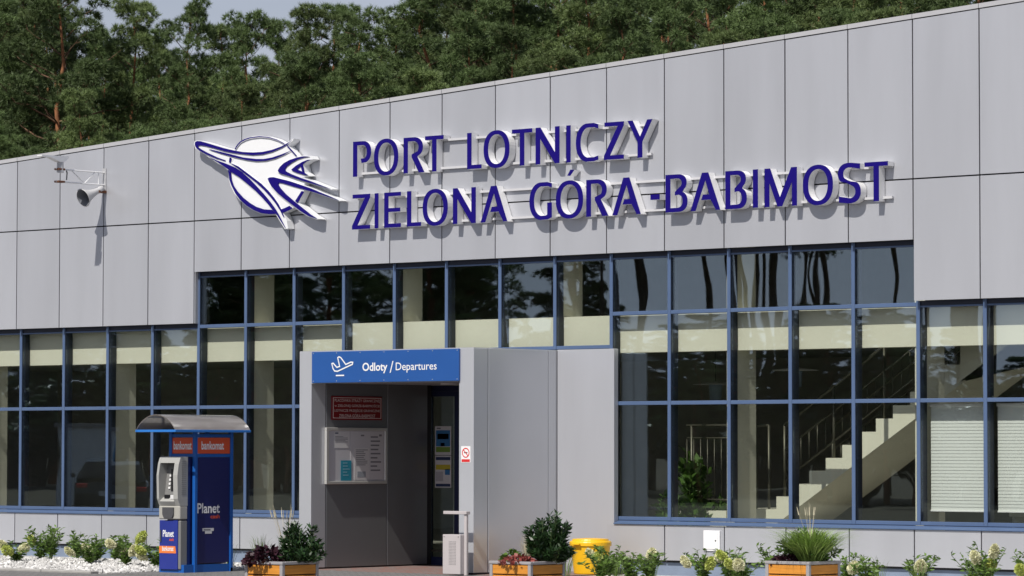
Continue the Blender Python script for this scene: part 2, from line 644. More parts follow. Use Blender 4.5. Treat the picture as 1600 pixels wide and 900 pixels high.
# ------------------------------------------------------------------ the terminal building
ROOF0, ROOFK = 6.077, 0.0545
Z_PL, Z_SILL, Z_T1, Z_LOW, Z_T2, Z_MID, Z_TOP = 0.465, 0.522, 2.100, 3.363, 3.317, 4.907, 4.138
NL, NR = -9, 27
BACK = 19.0
bld = thing('terminal_building', 'long grey panelled airport terminal with blue framed glazing and a rising roofline', 'building', (9, 0, 0))


def bpart(mb, name, m, **k):
    o = mb.build(name, m, None, **k)
    o.parent = bld
    o.matrix_parent_inverse = Matrix.Translation((-9, 0, 0))
    return o


def roof_z(x):
    return ROOF0 + ROOFK * x


def head_z(n):
    return Z_TOP if 4 <= n < 17 else Z_LOW


G = 0.0095
c_top, c_mid, c_low, c_lor = MB(), MB(), MB(), MB()
for n in range(NL, NR):
    x0, x1 = n + G, n + 1 - G
    dy = RNG.uniform(-.0015, .0015)
    c_top.prism([(x0, Z_MID + G), (x1, Z_MID + G), (x1, roof_z(x1) - 0.070), (x0, roof_z(x0) - 0.070)], dy, 0.03)
    h = head_z(n)
    c_mid.prism([(x0, h), (x1, h), (x1, Z_MID - G), (x0, Z_MID - G)], dy, 0.03)
    if n not in (7, 8, 9, 10, 11):
        (c_low if n < 8 else c_lor).prism([(x0, 0.0), (x1, 0.0), (x1, Z_PL), (x0, Z_PL)], dy, 0.03)
c_low.prism([(7 + G, 0), (7.88, 0), (7.88, Z_PL), (7 + G, Z_PL)], 0, 0.03)
for c_ in (c_top, c_mid, c_low, c_lor):
    bpart(c_, 'cladding', M['panel'])
mb = MB()
for n in range(NL, NR):
    x0, x1 = n + 0.004, n + 1 - 0.004
    mb.prism([(x0, roof_z(x0) - .058), (x1, roof_z(x1) - .058), (x1, roof_z(x1)), (x0, roof_z(x0))], -0.012, 0.35)
bpart(mb, 'parapet_cap', mat('parapet_cap', (0.47, 0.47, 0.49), 0.35, var=0.03, island=.02))
mb = MB()
# backing behind the open joints
mb.prism([(NL, Z_TOP + .02), (NR, Z_TOP + .02), (NR, roof_z(NR) - .03), (NL, roof_z(NL) - .03)], 0.045, 0.34)
mb.box(NL, 3.99, 0.045, 0.34, Z_LOW + .02, Z_TOP + .02)
mb.box(17.01, NR, 0.045, 0.34, Z_LOW + .02, Z_TOP + .02)
mb.box(NL, 7.88, 0.045, 0.2, -0.03, Z_PL - .005)
mb.box(12.13, NR, 0.045, 0.2, -0.03, Z_PL - .005)
bpart(mb, 'wall_backing', M['dark_gap'])
# reveals beside and under the raised middle of the panels
mb = MB()
mb.box(4.0 - .03, 4.0, 0.03, 0.10, Z_LOW, Z_TOP)
bpart(mb, 'panel_return', M['panel'])
mb = MB()
mb.box(NL, 7.88, 0.06, 0.22, -0.40, -0.03)
mb.box(12.14, NR, 0.06, 0.22, -0.40, -0.03)
bpart(mb, 'foundation_wall', M['base'])
mb = MB()
for a, b in ((NL, 7.88), (12.135, NR)):
    mb.prism([(-0.022, Z_PL + .006), (-0.022, Z_PL + .018), (0.10, Z_PL + .052), (0.13, Z_PL + .052), (0.13, Z_PL + .006)], a, b, 'x')
bpart(mb, 'window_sill', M['frame'])

# inside of the building
mb = MB()
mb.box(NL, 7.87, 0.3, BACK - .31, -0.40, 0.10)
mb.box(11.14, NR, 0.3, BACK - .31, -0.40, 0.10)
mb.box(7.871, 11.139, 2.36, BACK - .31, -0.40, 0.10)
bpart(mb, 'floor', M['dark_floor'])
for n in range(NL - 1, NR - 2, 3):
    mb = MB()
    mb.box(n + 2.82, n + 2.985, 0.295, 0.72, 0.10, 4.55)
    bpart(mb, 'column', M['cream'])
mb = MB()
mb.box(NL, NR, 0.275, 0.52, 2.790, 3.302)
bpart(mb, 'beam', M['cream'])
mb = MB()
mb.box(NL, 12.4, 0.524, BACK - .4, 2.95, 3.295)
mb.box(12.4, 22, 2.35, BACK - .4, 2.95, 3.295)
mb.box(22, NR, 0.524, BACK - .4, 2.95, 3.295)
bpart(mb, 'floor_slab', M['ceiling'])
mb = MB()
mb.box(NL, NR, 0.35, BACK - .4, 4.55, 4.75)
bpart(mb, 'suspended_ceiling', M['ceiling'])
mb = MB()
mb.box(NL, NR, 9.0, 9.2, 0.10, 2.95)
mb.box(NL, NR, 7.0, 7.2, 3.30, 4.55)
mb.box(17.9, 18.0, 2.5, 9.0, 0.10, 2.95)
bpart(mb, 'inner_wall', M['inner'])
mb = MB()
mb.box(NL - .3, NL, -.0, BACK, -.4, roof_z(NL) - .06)
mb.box(NR, NR + .3, 0.0, BACK, -.4, roof_z(NR) - .06)
mb.box(NL, NR, BACK - .3, BACK, -.4, 6.0)
bpart(mb, 'side_wall', M['panel'])
mb = MB()
mb.prism([(NL, roof_z(NL) - .35), (NR, roof_z(NR) - .35), (NR, roof_z(NR) - .25), (NL, roof_z(NL) - .25)], 0.345, BACK - .3)
bpart(mb, 'roof', M['dark_gap'])

MW = 0.0275


def window(n, zcuts, last=False, left_from=None):
    """one bay of glazing: blue mullions, transoms and head (window) with its panes as children"""
    x0 = n
    f = MB()
    zb, zt = zcuts[0], zcuts[-1]
    f.bbox(x0 - MW, x0 + MW, 0.095, 0.1145, zb, zt, 0.004)
    if last:
        f.bbox(x0 + 1 - MW, x0 + 1 + MW, 0.095, 0.1145, zb, zt, 0.004)
    a, b = x0 + MW + .0005, x0 + 1 - MW - .0005
    tr_ = []
    for i, z in enumerate(zcuts):
        if i == 0:
            f.bbox(a, b, 0.10, 0.1145, z, z + .05, 0.004)
            tr_.append((z, z + .05))
        elif i == len(zcuts) - 1:
            f.bbox(a, b, 0.105, 0.1145, z - .085, z - .062, 0.003)
            tr_.append((z - .084, z - .0625))
        else:
            f.bbox(a, b, 0.097, 0.1145, z - .026, z + .026, 0.004)
            tr_.append((z - .024, z + .024))
    w = bpart(f, 'window', M['frame'])
    f = MB()
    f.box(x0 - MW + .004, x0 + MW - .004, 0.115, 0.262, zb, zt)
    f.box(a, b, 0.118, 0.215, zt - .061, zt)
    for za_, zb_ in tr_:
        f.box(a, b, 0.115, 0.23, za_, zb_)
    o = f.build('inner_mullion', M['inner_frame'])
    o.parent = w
    for i in range(len(zcuts) - 1):
        z0 = zcuts[i] + (.05 if i == 0 else .026)
        z1 = zcuts[i + 1] - (.085 if i == len(zcuts) - 2 else .026)
        c = (n + .5, 0.135, (z0 + z1) / 2)
        p = MB()
        p.box(a + .001, b - .001, 0.128, 0.142, z0 + .001, z1 - .001)
        o = p.build('pane', M['glass'], None, origin=c)
        o.rotation_euler = (math.radians(RNG.gauss(0, .05)), 0, math.radians(RNG.gauss(0, .06)))
        o.parent = w
    return w


for n in range(NL, 4):
    window(n, [Z_SILL, Z_T1, Z_LOW])
for n in range(4, 7):
    window(n, [Z_SILL, Z_T1, Z_T2, Z_TOP])
window(7, [Z_SILL, Z_T1, 2.871, Z_TOP])
for n in range(8, 12):
    window(n, [2.846, Z_TOP])
for n in range(12, 17):
    window(n, [Z_SILL, Z_T1, Z_T2, Z_TOP])
for n in range(17, NR):
    window(n, [Z_SILL, Z_T1, Z_LOW], last=(n == NR - 1))

# staircase seen through the glass
SY0, SY1 = 0.98, 2.20
ax, az = on_y(1290, 715.5, SY0)
bx_, _ = on_y(1316, 695, SY0)
RUN, RISE = bx_ - ax, 0.172
K0, K1 = -4, 12
top = []
for k in range(K0, K1):
    top += [(ax + k * RUN, az + k * RISE), (ax + (k + 1) * RUN, az + k * RISE)]
xs, xe = ax + K0 * RUN, ax + K1 * RUN
top[0] = (xs - 0.55, top[0][1])
ua, ub = on_y(1247.5, 792.5, SY0), on_y(1330, 730, SY0)
usl = (ub[1] - ua[1]) / (ub[0] - ua[0])


def under(x):
    return ua[1] + (x - ua[0]) * usl


poly = [(xs - 0.55, 0.101)] + top + [(xe, under(xe)), (ua[0] + (0.101 - ua[1]) / usl, 0.101)]
mb = MB()
mb.prism(poly, SY0, SY1)
stair = bpart(mb, 'staircase', M['cream'])


def rail(parent_name, segs):
    r = MB()
    for p, q, rad in segs:
        r.tube([p, q], rad, 8)
    o = r.build(parent_name, M['steel'], stair, smooth=True)
    return o


def nose(k, y):
    return Vector((ax + k * RUN, y, az + k * RISE))


segs = []
for y in (SY0 + .05, SY1 - .06):
    for k in range(-3, 12, 3):
        b = nose(k, y) + Vector((.1, 0, 0))
        segs.append((b, b + Vector((0, 0, .95)), .019))
    for h, rd in ((.95, .021), (.62, .012), (.22, .012)):
        segs.append((nose(-3, y) + Vector((.1, 0, h)), nose(11.5, y) + Vector((.1, 0, h)), rd))
    for k in range(-30, 110, 5):
        if k % 30:
            b = nose(k / 10, y) + Vector((.1, 0, .22))
            segs.append((b, b + Vector((0, 0, .40)), .006))
rail('railing', segs)
# landing rail left of the flight
x0, zt = on_y(1072, 665, SY0)
x1, _ = on_y(1180, 665, SY0)
_, zb = on_y(1072, 780, SY0)
xq, _ = on_y(1200, 665, SY0)
segs = [((x0, SY0 + .02, zt), (xq, SY0 + .02, zt), .018), ((x0, SY0 + .02, zt - .17), (x1, SY0 + .02, zt - .17), .012), ((x0, SY0 + .02, zb), (x1, SY0 + .02, zb), .012)]
for i in range(11):
    x = x0 + (x1 - x0) * i / 10
    segs.append(((x, SY0 + .02, zb), (x, SY0 + .02, zt - .17), .006))
for x in (x0 + .08, x1, xq):
    segs.append(((x, SY0 + .02, 0.3), (x, SY0 + .02, zt), .019))
rail('railing', segs)
mb = MB()
xa, za = on_y(1060, 797, SY0)
mb.box(xa, xs - 0.56, SY0 - .02, SY1, 0.101, za)
mb.build('landing', M['cream'], stair)
# upper quarter wall in the right part of the stairwell
mb = MB()
mb.prism([(17.12, under(17.12)), (20.2, under(20.2)), (20.2, 2.94), (17.12, 2.94)], SY0 - .10, SY0 - .003)
bpart(mb, 'stair_wall', M['cream'])

# ------------------------------------------------------------------ entrance porch
PY, PX0, PX1, PXa, PXb, PT = -1.73, 7.89, 11.12, 8.12, 10.86, 2.83
porch = thing('entrance_porch', 'grey box entrance porch projecting under the blue departures sign', 'porch', (9.5, PY, -0.2))


def ppart(mb, name, m, parent=None):
    o = mb.build(name, m)
    o.parent = porch
    o.matrix_parent_inverse = Matrix.Translation((-9.5, -PY, 0.2))
    return o


pz0 = -0.192
mb = MB()
mb.box(PX0 + .012, PXa - .012, PY + .03, 0.78, pz0, PT - .02)
ppart(mb, 'wall_core', M['dark_gap'])
for side, (xa, xb) in ((0, (PX0, PXa)), (1, (PXb, PX1))):
    mb = MB()
    inn = MB()
    mb.bbox(xa, xb, PY, PY + .29, pz0 + .02, PT, .004)
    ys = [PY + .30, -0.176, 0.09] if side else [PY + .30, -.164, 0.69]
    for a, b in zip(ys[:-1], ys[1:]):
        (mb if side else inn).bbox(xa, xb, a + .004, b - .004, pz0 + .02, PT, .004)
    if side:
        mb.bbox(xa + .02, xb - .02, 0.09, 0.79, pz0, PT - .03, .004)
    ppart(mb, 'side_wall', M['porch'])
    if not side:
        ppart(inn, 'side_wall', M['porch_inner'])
    mb = MB()
    mb.box(xa + .015, xb - .015, PY + .015, 0.69, pz0, pz0 + .03)
    ppart(mb, 'base_strip', M['dark_gap'])
mb = MB()
mb.box(PXa + .002, PXb - .002, PY, PY + .06, 2.385, PT)
mb.box(PXa + .002, PXb - .002, PY + .062, 0.78, 2.70, PT - .012)
ppart(mb, 'fascia', M['porch'])
mb = MB()
mb.box(PXa + .002, PXb - .002, PY + .062, 0.78, 2.395, 2.44)
ppart(mb, 'ceiling', M['panel'])
mb = MB()
mb.box(PX0 + .004, PX1 - .004, PY + .004, 0.09, PT + .001, PT + .007)
ppart(mb, 'roof', M['panel'])
mb = MB()
mb.bbox(PX1 + .012, 12.13, 0.0, 0.092, pz0, 2.840, .004)
ppart(mb, 'side_panel', M['panel'])
mb = MB()
mb.lathe([(0.0, 0.0), (0.12, 0.0), (0.12, -.02), (0.0, -.02)], (9.5, -.4, 2.394))
ppart(mb, 'ceiling_lamp', M['white'])
# door at the back of the porch
DY = 0.80
door = None
mb = MB()
mb.box(7.98, 8.062, DY, DY + .08, pz0, 2.31)
mb.box(8.062, 10.9, DY, DY + .08, 2.235, 2.31)
mb.box(8.062, 10.9, DY, DY + .08, pz0, -0.075)
mb.box(8.545, 8.635, DY - .01, DY + .07, -0.075, 2.235)
mb.box(9.72, 9.80, DY, DY + .08, -0.075, 2.235)
mb.box(7.98, 10.9, DY + .01, DY + .08, 2.312, 2.39)
door = ppart(mb, 'door', M['navy_frame'])


def dpart(mb, name, m):
    o = mb.build(name, m)
    o.parent = door
    return o


mb = MB()
mb.box(8.063, 8.544, DY + .03, DY + .042, -.074, 2.234)
dpart(mb, 'pane', M['door_glass'])
mb = MB()
mb.box(8.636, 9.719, DY + .03, DY + .042, -.074, 2.234)
mb.box(9.801, 10.85, DY + .03, DY + .042, -.074, 2.234)
dpart(mb, 'pane', M['door_glass'])
mb = MB()
mb.box(8.07, 8.54, DY - .004, DY + .02, 0.0, 0.03)
dpart(mb, 'rail', M['steel'])
mb = MB()
mb.box(7.9, 11.0, 1.5, 1.54, -.1, 2.6)
mb.box(7.9, 11.0, DY + .1, 1.5, -.2, -.1)
ppart(mb, 'inner_wall', mat('lobby_wall', (0.75, 0.74, 0.64), .8))


# ------------------------------------------------------------------ lettering helpers
def text_on(body, origin, u, v, w, h, thick, m, name='lettering', parent=None, bold=0.0, loc0=(0, 0, 0)):
    """built-in font text fitted into a w x h rectangle whose lower left is origin, raised by thick along u x v"""
    c = bpy.data.curves.new(name, 'FONT')
    c.body = body
    c.offset = bold
    c.resolution_u = 3
    o = bpy.data.objects.new(name, c)
    me = bpy.data.meshes.new_from_object(o)
    bpy.data.objects.remove(o)
    co = np.zeros(len(me.vertices) * 3)
    me.vertices.foreach_get('co', co)
    co = co.reshape(-1, 3)
    lo, hi = co.min(0), co.max(0)
    faces = [tuple(p.vertices) for p in me.polygons]
    bpy.data.meshes.remove(me)
    u, v = np.array(u, float), np.array(v, float)
    nrm = np.cross(u, v)
    s = np.array([w / (hi[0] - lo[0]), h / (hi[1] - lo[1])])
    q = (co[:, :2] - lo[:2]) * s
    P = np.array(origin) + q[:, :1] * u + q[:, 1:2] * v + nrm * thick
    mb = MB()
    mb.add(P, faces)
    o = mb.build(name, m, None)
    if parent is not None:
        o.parent = parent
        o.matrix_parent_inverse = Matrix.Translation([-t for t in loc0])
    return o


UX, UY_, UZ = (1, 0, 0), (0, 1, 0), (0, 0, 1)


def child(mb, name, m, root, **k):
    o = mb.build(name, m, None, **k)
    o.parent = root
    o.matrix_parent_inverse = Matrix.Translation(root.location).inverted()
    return o


# ------------------------------------------------------------------ the big raised letters
def arc(cx, cy, rx, ry, a0, a1, n=14, p=2.0):
    r = []
    for i in range(n + 1):
        a = math.radians(a0 + (a1 - a0) * i / n)
        c, s = math.cos(a), math.sin(a)
        r.append((cx + rx * math.copysign(abs(c) ** (2 / p), c), cy + ry * math.copysign(abs(s) ** (2 / p), s)))
    return r


# every glyph is (outer, holes) in a 1 x 1 cell; S is stem width, B is bar height (fractions of the cell)
def glyph(ch, S, B):
    pcs = []
    if ch == 'I':
        pcs.append(([(0, 0), (1, 0), (1, 1), (0, 1)], []))
    elif ch == '-':
        pcs.append(([(0, .36), (1, .36), (1, .50), (0, .50)], []))
    elif ch == 'L':
        pcs.append(([(0, 0), (1, 0), (1, B), (S, B), (S, 1), (0, 1)], []))
    elif ch == 'T':
        a, b = .5 - S / 2, .5 + S / 2
        pcs.append(([(a, 0), (b, 0), (b, 1 - B), (1, 1 - B), (1, 1), (0, 1), (0, 1 - B), (a, 1 - B)], []))
    elif ch == 'E':
        pcs.append(([(0, 0), (1, 0), (1, B), (S, B), (S, .5 - B * .52), (.96, .5 - B * .52), (.96, .5 + B * .48), (S, .5 + B * .48), (S, 1 - B), (1, 1 - B), (1, 1), (0, 1)], []))
    elif ch == 'Z':
        pcs.append(([(0, 0), (1, 0), (1, B), (S * 1.30, B), (1, 1 - B * .9), (1, 1), (.03, 1), (.03, 1 - B), (1 - S * 1.30, 1 - B), (0, B * .9)], []))
    elif ch == 'N':
        pcs.append(([(0, 0), (S, 0), (S, .70), (1 - S, 0), (1, 0), (1, 1), (1 - S, 1), (1 - S, .30), (S * 1.05, 1), (0, 1)], []))
    elif ch == 'M':
        pcs.append(([(0, 0), (S, 0), (S, .62), (.40, .0), (.545, .0), (1 - S, .62), (1 - S, 0), (1, 0), (1, 1), (1 - S * 1.15, 1), (.475, .24), (S * 1.15, 1), (0, 1)], []))
    elif ch == 'Y':
        pcs.append(([(.5 - S / 2, 0), (.5 + S / 2, 0), (.5 + S / 2, .42), (1, 1), (1 - S * 1.08, 1), (.5, .56), (S * 1.08, 1), (0, 1), (.5 - S / 2, .42)], []))
    elif ch == 'A':
        # left leg, right leg with the short bar that stops before the left leg
        k = S * 1.02
        pcs.append(([(0, 0), (k, 0), (.5, .80), (.63, .42), (.42, .42), (.36, .28), (.675, .28), (1 - k * .95, .03), (1 - k * .95, 0), (1, 0), (.60, 1), (.385, 1)], []))
    elif ch == 'O':
        pcs.append((arc(.5, .5, .5, .52, 0, 360, 40, 2.25)[:-1], [arc(.5, .5, .5 - S, .52 - B, 0, 360, 36, 2.2)[:-1]]))
    elif ch == 'C':
        o = arc(.58, .5, .58, .52, 100, 260, 24, 2.25)
        i = arc(.60, .5, .60 - S, .52 - B, 258, 102, 24, 2.2)
        pcs.append((o + [(.80, -.012), (1, .02), (1, .02 + B), (.82, B - .012)] + i + [(.82, 1 - B + .012), (1, .97 - B), (1, .975), (.80, 1.015)], []))
    elif ch == 'G':
        o = arc(.58, .5, .58, .52, 100, 262, 24, 2.25)
        i = arc(.60, .5, .60 - S, .52 - B, 260, 102, 24, 2.2)
        pcs.append((o + [(.80, -.010), (1, .04), (1, .45), (1 - S, .45), (1 - S, B + .012), (.72, B - .012)] + i + [(.82, 1 - B + .012), (1, .97 - B), (1, .975), (.80, 1.015)], []))
    elif ch == 'P':
        ro = arc(.55, .69, .45, .31, 90, -70, 16, 2.2)
        ri = arc(.52, .69, .48 - S, .31 - B, -64, 90, 14, 2.2)
        pcs.append(([(0, 0), (S, 0), (S, 1 - B)] + ri[::-1] + [(.43, .505), (.48, .375)] + ro[::-1] + [(0, 1)], []))
    elif ch == 'R':
        ro = arc(.48, .72, .44, .28, 90, -42, 14, 2.2)
        ri = arc(.45, .715, .47 - S, .285 - B, -40, 90, 14, 2.2)
        pcs.append(([(0, 0), (S, 0), (S, 1 - B)] + ri[::-1] + [(.385, .52), (.39, .44), (1 - S * 1.30, 0), (1, 0), (.655, .455)] + ro[::-1] + [(0, 1)], []))
    elif ch == 'B':
        o = [(0, 0)] + arc(.58, .275, .42, .275, -90, 62, 12, 2.3) + [(.78, .535)] + arc(.56, .775, .40, .225, -48, 90, 12, 2.3) + [(0, 1)]
        h = [(S, B)] + arc(.55, .285, .45 - S, .285 - B, -90, 80, 10, 2.2) + [(.43, .44), (.43, .535)] + arc(.53, .765, .43 - S, .235 - B, -60, 90, 10, 2.2) + [(S, 1 - B)]
        pcs.append((o, [h]))
    elif ch == 'S':
        o = [(.97, .985)] + arc(.50, .745, .50, .275, 72, 225, 16, 2.3) + [(.34, .52), (.60, .435)]
        i = arc(.50, .275, .50 - S, .275 - B * .98, 60, -80, 14, 2.2) + [(.10, .165), (.04, .18), (.04, .015)]
        oo = arc(.50, .275, .50, .293, 258, 412, 20, 2.3)
        ii = [(.55, .545), (.40, .585)] + arc(.50, .735, .50 - S, .265 - B * .9, 215, 80, 14, 2.2) + [(.97, .85)]
        # lower half outer path then upper inner path
        pcs.append((o + i + oo + ii, []))
    return pcs


LY = -0.142           # front plane of the letters
LINE1 = [('P', 551.75, 580), ('O', 584.5, 622.5), ('R', 630.75, 663.5), ('T', 664.25, 693.25), ('L', 730, 752.5), ('O', 755.75, 796.25), ('T', 800, 831.75),
         ('N', 837, 874.5), ('I', 885, 891.75), ('C', 900, 935), ('Z', 943.75, 975), ('Y', 980.6, 1019.7)]
LINE2 = [('Z', 550.5, 578.75), ('I', 585.75, 591.75), ('E', 600.75, 626.75), ('L', 636.25, 658.25), ('O', 660.75, 700), ('N', 708, 743.75), ('A', 751.25, 793),
         ('G', 827.5, 862.5), ('O', 868.75, 911.25), ('R', 916.25, 951), ('A', 957, 1001.5), ('-', 1016.5, 1031), ('B', 1040, 1074.4), ('A', 1079, 1125.6),
         ('B', 1133.4, 1167), ('I', 1176.5, 1184.4), ('M', 1194.7, 1245.3), ('O', 1254.7, 1301.6), ('S', 1309.4, 1345), ('T', 1351, 1387.5)]
z1b = (on_y(554, 276.2, LY)[1] + on_y(1000, 246.5, LY)[1]) / 2
z1t = (on_y(554, 221.3, LY)[1] + on_y(1008, 187, LY)[1]) / 2
z2b = (on_y(554, 359.8, LY)[1] + on_y(1370, 313, LY)[1]) / 2
z2t = (on_y(560, 304.8, LY)[1] + on_y(1370, 251.6, LY)[1]) / 2


def letter_line(name, label, seq, zb, zt, rails_z, rail_spans):
    xa = on_y(seq[0][1], 280, LY)[0]
    root = thing(name, label, 'sign', (xa, 0.0, zb))
    H = zt - zb
    n_o = 0
    for i, (ch, p0, p1) in enumerate(seq):
        x0, x1 = on_y(p0, 260, LY)[0], on_y(p1, 260, LY)[0]
        wd = x1 - x0
        S = 1.0 if ch == 'I' else 0.083 / wd
        if ch == 'M':
            S = .080 / wd
        B = 0.112
        body, face = MB(), MB()
        for outer, holes in glyph(ch, min(S, .5) if ch != 'I' else 1, B):
            tr = lambda pts: [(x0 + a * wd, zb + b * H) for a, b in pts]
            body.prism(tr(outer), LY, -0.013, holes=[tr(h) for h in holes])
            face.prism(tr(outer), LY - .004, LY - .001, holes=[tr(h) for h in holes])
        if ch == 'O' and seq[i - 1][0] == 'G':
            q = [on_y(a, b, LY) for a, b in ((886.5, 274.5), (891.5, 265), (897.5, 265.5), (891, 275))]
            body.prism(q, LY, -0.013)
            face.prism(q, LY - .004, LY - .001)
        b = child(body, 'letter', M['white'], root)
        f = face.build('letter_face', M['letter_blue'])
        f.parent = b
    for a, b in rail_spans:
        for z in rails_z:
            r = MB()
            r.box(on_y(a, 260, -.01)[0], on_y(b, 260, -.01)[0], -0.045, -0.012, z - .016, z + .016)
            child(r, 'mounting_rail', M['rail_grey'], root)
    return root


H1 = z1t - z1b
letter_line('raised_letter_sign', 'upper line of raised blue letters reading PORT LOTNICZY', LINE1, z1b, z1t, (z1b + .05, z1t - .06), ((562, 1020),))
letter_line('raised_letter_sign', 'lower line of raised blue letters reading ZIELONA GÓRA-BABIMOST', LINE2, z2b, z2t, (z2b + .05, z2t - .06), ((562, 1396),))

# ------------------------------------------------------------------ the bird emblem
emb = thing('bird_emblem', 'raised white disc emblem with a blue outlined flying bird on the grey facade', 'emblem', (5.6, 0, 5.5))


def tracey(pts, Y):
    return [on_y(a, b, Y) for a, b in pts]


EY = -0.142
disc = [(357, 270), (356.5, 262), (358, 252), (362, 240), (368, 230), (375, 221), (385, 215.5), (395, 212.7), (405, 211.8), (418, 213), (432, 217), (444, 223), (455, 233), (464, 244),
        (471, 257), (475, 270), (476, 283), (475, 298), (466, 317), (457, 326), (443, 333), (432, 335.5), (420, 336), (408, 334.5), (396, 329.5), (385, 322.5), (375, 313.5), (366, 302), (360.5, 290.5), (357.5, 280)]
plates = [
    [(303, 225), (304, 220.5), (308, 219.2), (322, 222), (335, 226), (350, 230.5), (365, 234), (380, 236.5), (395, 237.2), (410, 236.3), (425, 233), (440, 227.5), (458.5, 216.5), (457, 221), (450, 228),
     (456.5, 235), (445, 242.5), (430, 248.5), (415, 252.3), (400, 253), (385, 251), (366, 246.5), (361, 256), (353, 253.5), (338, 248.7), (322, 242.5), (311, 236.5), (305, 231.5)],
    [(322, 243), (340, 250), (360, 253), (372, 259), (386, 269.5), (397, 277.5), (409, 286.5), (420, 297.5), (429, 308.5), (436, 318.5), (441, 328.5), (448, 345), (450, 357), (445, 358), (438, 347),
     (431, 335.5), (424, 328), (417, 319), (408, 309), (397, 298), (384, 287), (373, 278), (359, 268.5), (350, 261), (335, 252)],
    [(433, 266), (436.5, 260.3), (443, 254), (452, 249), (464, 245), (474, 243.2), (486, 243.5), (489, 248.5), (480, 252.5), (473.5, 257), (476.5, 269), (483, 274.5), (472, 277.0), (486, 282), (501, 288),
     (519, 295), (516, 297), (500, 291.8), (488, 288.3), (476, 284.8), (462, 280.3), (448, 275.3), (438.5, 272.7), (434, 269.5)],
    [(417, 279), (420.5, 276.2), (427, 275.8), (436, 278), (452, 282), (470, 288), (490, 295), (502, 300.5), (516, 306), (533, 313.3), (529, 314.5), (510, 307.8), (490, 301.3), (475, 297.3), (466, 317),
     (478, 327), (488, 335), (499, 342), (494, 343), (481, 338.7), (469, 331), (457, 322), (444, 312), (432, 302), (423, 292), (419, 284.5)]]
strokes = [
    ([(304.2, 224.5), (305, 221.5), (308, 220.2), (313, 220.5), (322, 223), (335, 227), (350, 231.5), (365, 235), (380, 237.5), (395, 238.2), (410, 237.3), (425, 234), (440, 228.5), (450, 223), (457, 218),
      (449, 225.5), (440, 231), (425, 237.5), (410, 241.3), (395, 242.4), (380, 241), (365, 239), (350, 236), (335, 231.7), (322, 228.5), (313, 227), (309.5, 227.5), (310, 230), (314, 233), (325, 239),
      (340, 246), (352.5, 250.5), (352, 252), (338, 247.5), (323, 241.5), (312, 235.5), (306.5, 231), (304.5, 227.5)], []),
    ([(325, 232.5), (340, 236), (360, 240.8), (380, 246), (400, 248.3), (412, 248.3), (425, 246), (440, 241), (450, 237), (455.5, 235), (445, 241), (430, 247.5), (415, 251.3), (400, 252), (385, 250),
      (365, 245.5), (345, 240), (330, 235)], []),
    ([(358.5, 246.0), (361.5, 246.7), (360, 254.2), (357.5, 253.7)], []),
    ([(325, 244.5), (340, 251), (350, 254.5), (360, 258.5), (368, 262), (378, 269), (390, 279.5), (400, 290), (412, 303), (422, 315), (430, 326), (436, 336), (446, 356), (445, 355.5), (439, 346), (432, 335),
      (425, 327), (418, 318), (409, 308), (398, 297), (385, 286), (374, 277), (364, 270.5), (359.5, 268), (356, 264), (350, 260), (340, 253)], []),
    ([(360, 254.8), (372, 259.8), (385, 269.5), (396, 278), (408, 287), (419, 298), (428, 309), (435, 319), (440, 329), (444, 339), (442, 338), (437, 328), (430, 317), (422, 307), (412, 296), (400, 285),
      (390, 277), (381, 270), (370, 261.5)], []),
    ([(356, 265.5), (357, 270), (358, 280), (361.5, 290), (367, 301), (375, 312), (385, 321), (396, 328), (408, 333), (420, 334.5), (431, 334), (424.5, 327.8), (412, 327), (400, 323), (390, 317), (380, 309),
      (371, 299), (365, 290), (361.5, 280), (360.5, 270), (359.8, 268.6)], []),
    ([(441, 331), (443, 332), (450, 329), (457, 325), (452, 321.5), (446, 324.5), (438.5, 327.4)], []),
    ([(471, 298.4), (475, 299.3), (465, 317), (461, 314)], [])]
ringt = [(366.5, 232.5), (370, 226.5), (375, 221), (382, 217.2), (390, 214.5), (405, 212.6), (420, 214), (433, 218.2), (443.5, 223.8)]
strokes.append((ringt + [(a + .8, b + 1.5) for a, b in ringt[::-1]], []))
ringr = [(449, 227), (456, 234.8), (463.5, 243.2)]
strokes.append((ringr + [(a - 1.3, b + .8) for a, b in ringr[::-1]], []))
strokes += [
    ([(434, 266), (437, 261), (443, 255), (452, 250), (464, 246), (474, 244.2), (483.5, 244.5), (474, 246), (465, 249), (456, 254), (448, 260), (445, 264.5), (447, 268), (456, 272.5), (470, 278), (485, 283),
      (500, 289), (516, 295), (500, 290.5), (488, 287), (476, 283.5), (462, 279), (448, 274), (439, 271.5), (435, 269)], []),
    ([(455, 265), (462, 259), (472, 253), (480, 249.8), (487, 249.3), (479, 251.7), (472.5, 256.5), (474, 262), (475.5, 270), (481, 273.6), (476, 273.4), (464, 270), (457, 267)], [[(463.5, 264.5), (469.5, 259.5), (472, 268)]]),
    ([(418, 279), (421, 277.2), (427, 276.8), (436, 279), (452, 283), (470, 289), (486, 294.5), (500, 300.6), (515, 306.6), (529, 313), (510, 306.5), (490, 300.2), (475, 296), (460, 292), (442, 286.5),
      (436, 285.5), (434.5, 288), (438, 294), (446, 303), (460, 315), (475, 327), (485, 335), (495, 341.5), (482, 337.5), (470, 330), (458, 321), (445, 311), (433, 301), (424, 291), (420, 284)], [])]
mb = MB()
mb.prism(tracey(disc, EY), EY, -0.03)
child(mb, 'disc', M['white_face'], emb)
for i, pl in enumerate(plates):
    mb = MB()
    mb.prism(tracey(pl, EY - .004 * (i + 1)), EY - .003 * (i + 1), -0.013 - .002 * i)
    child(mb, 'bird_plate', M['white_face'], emb)
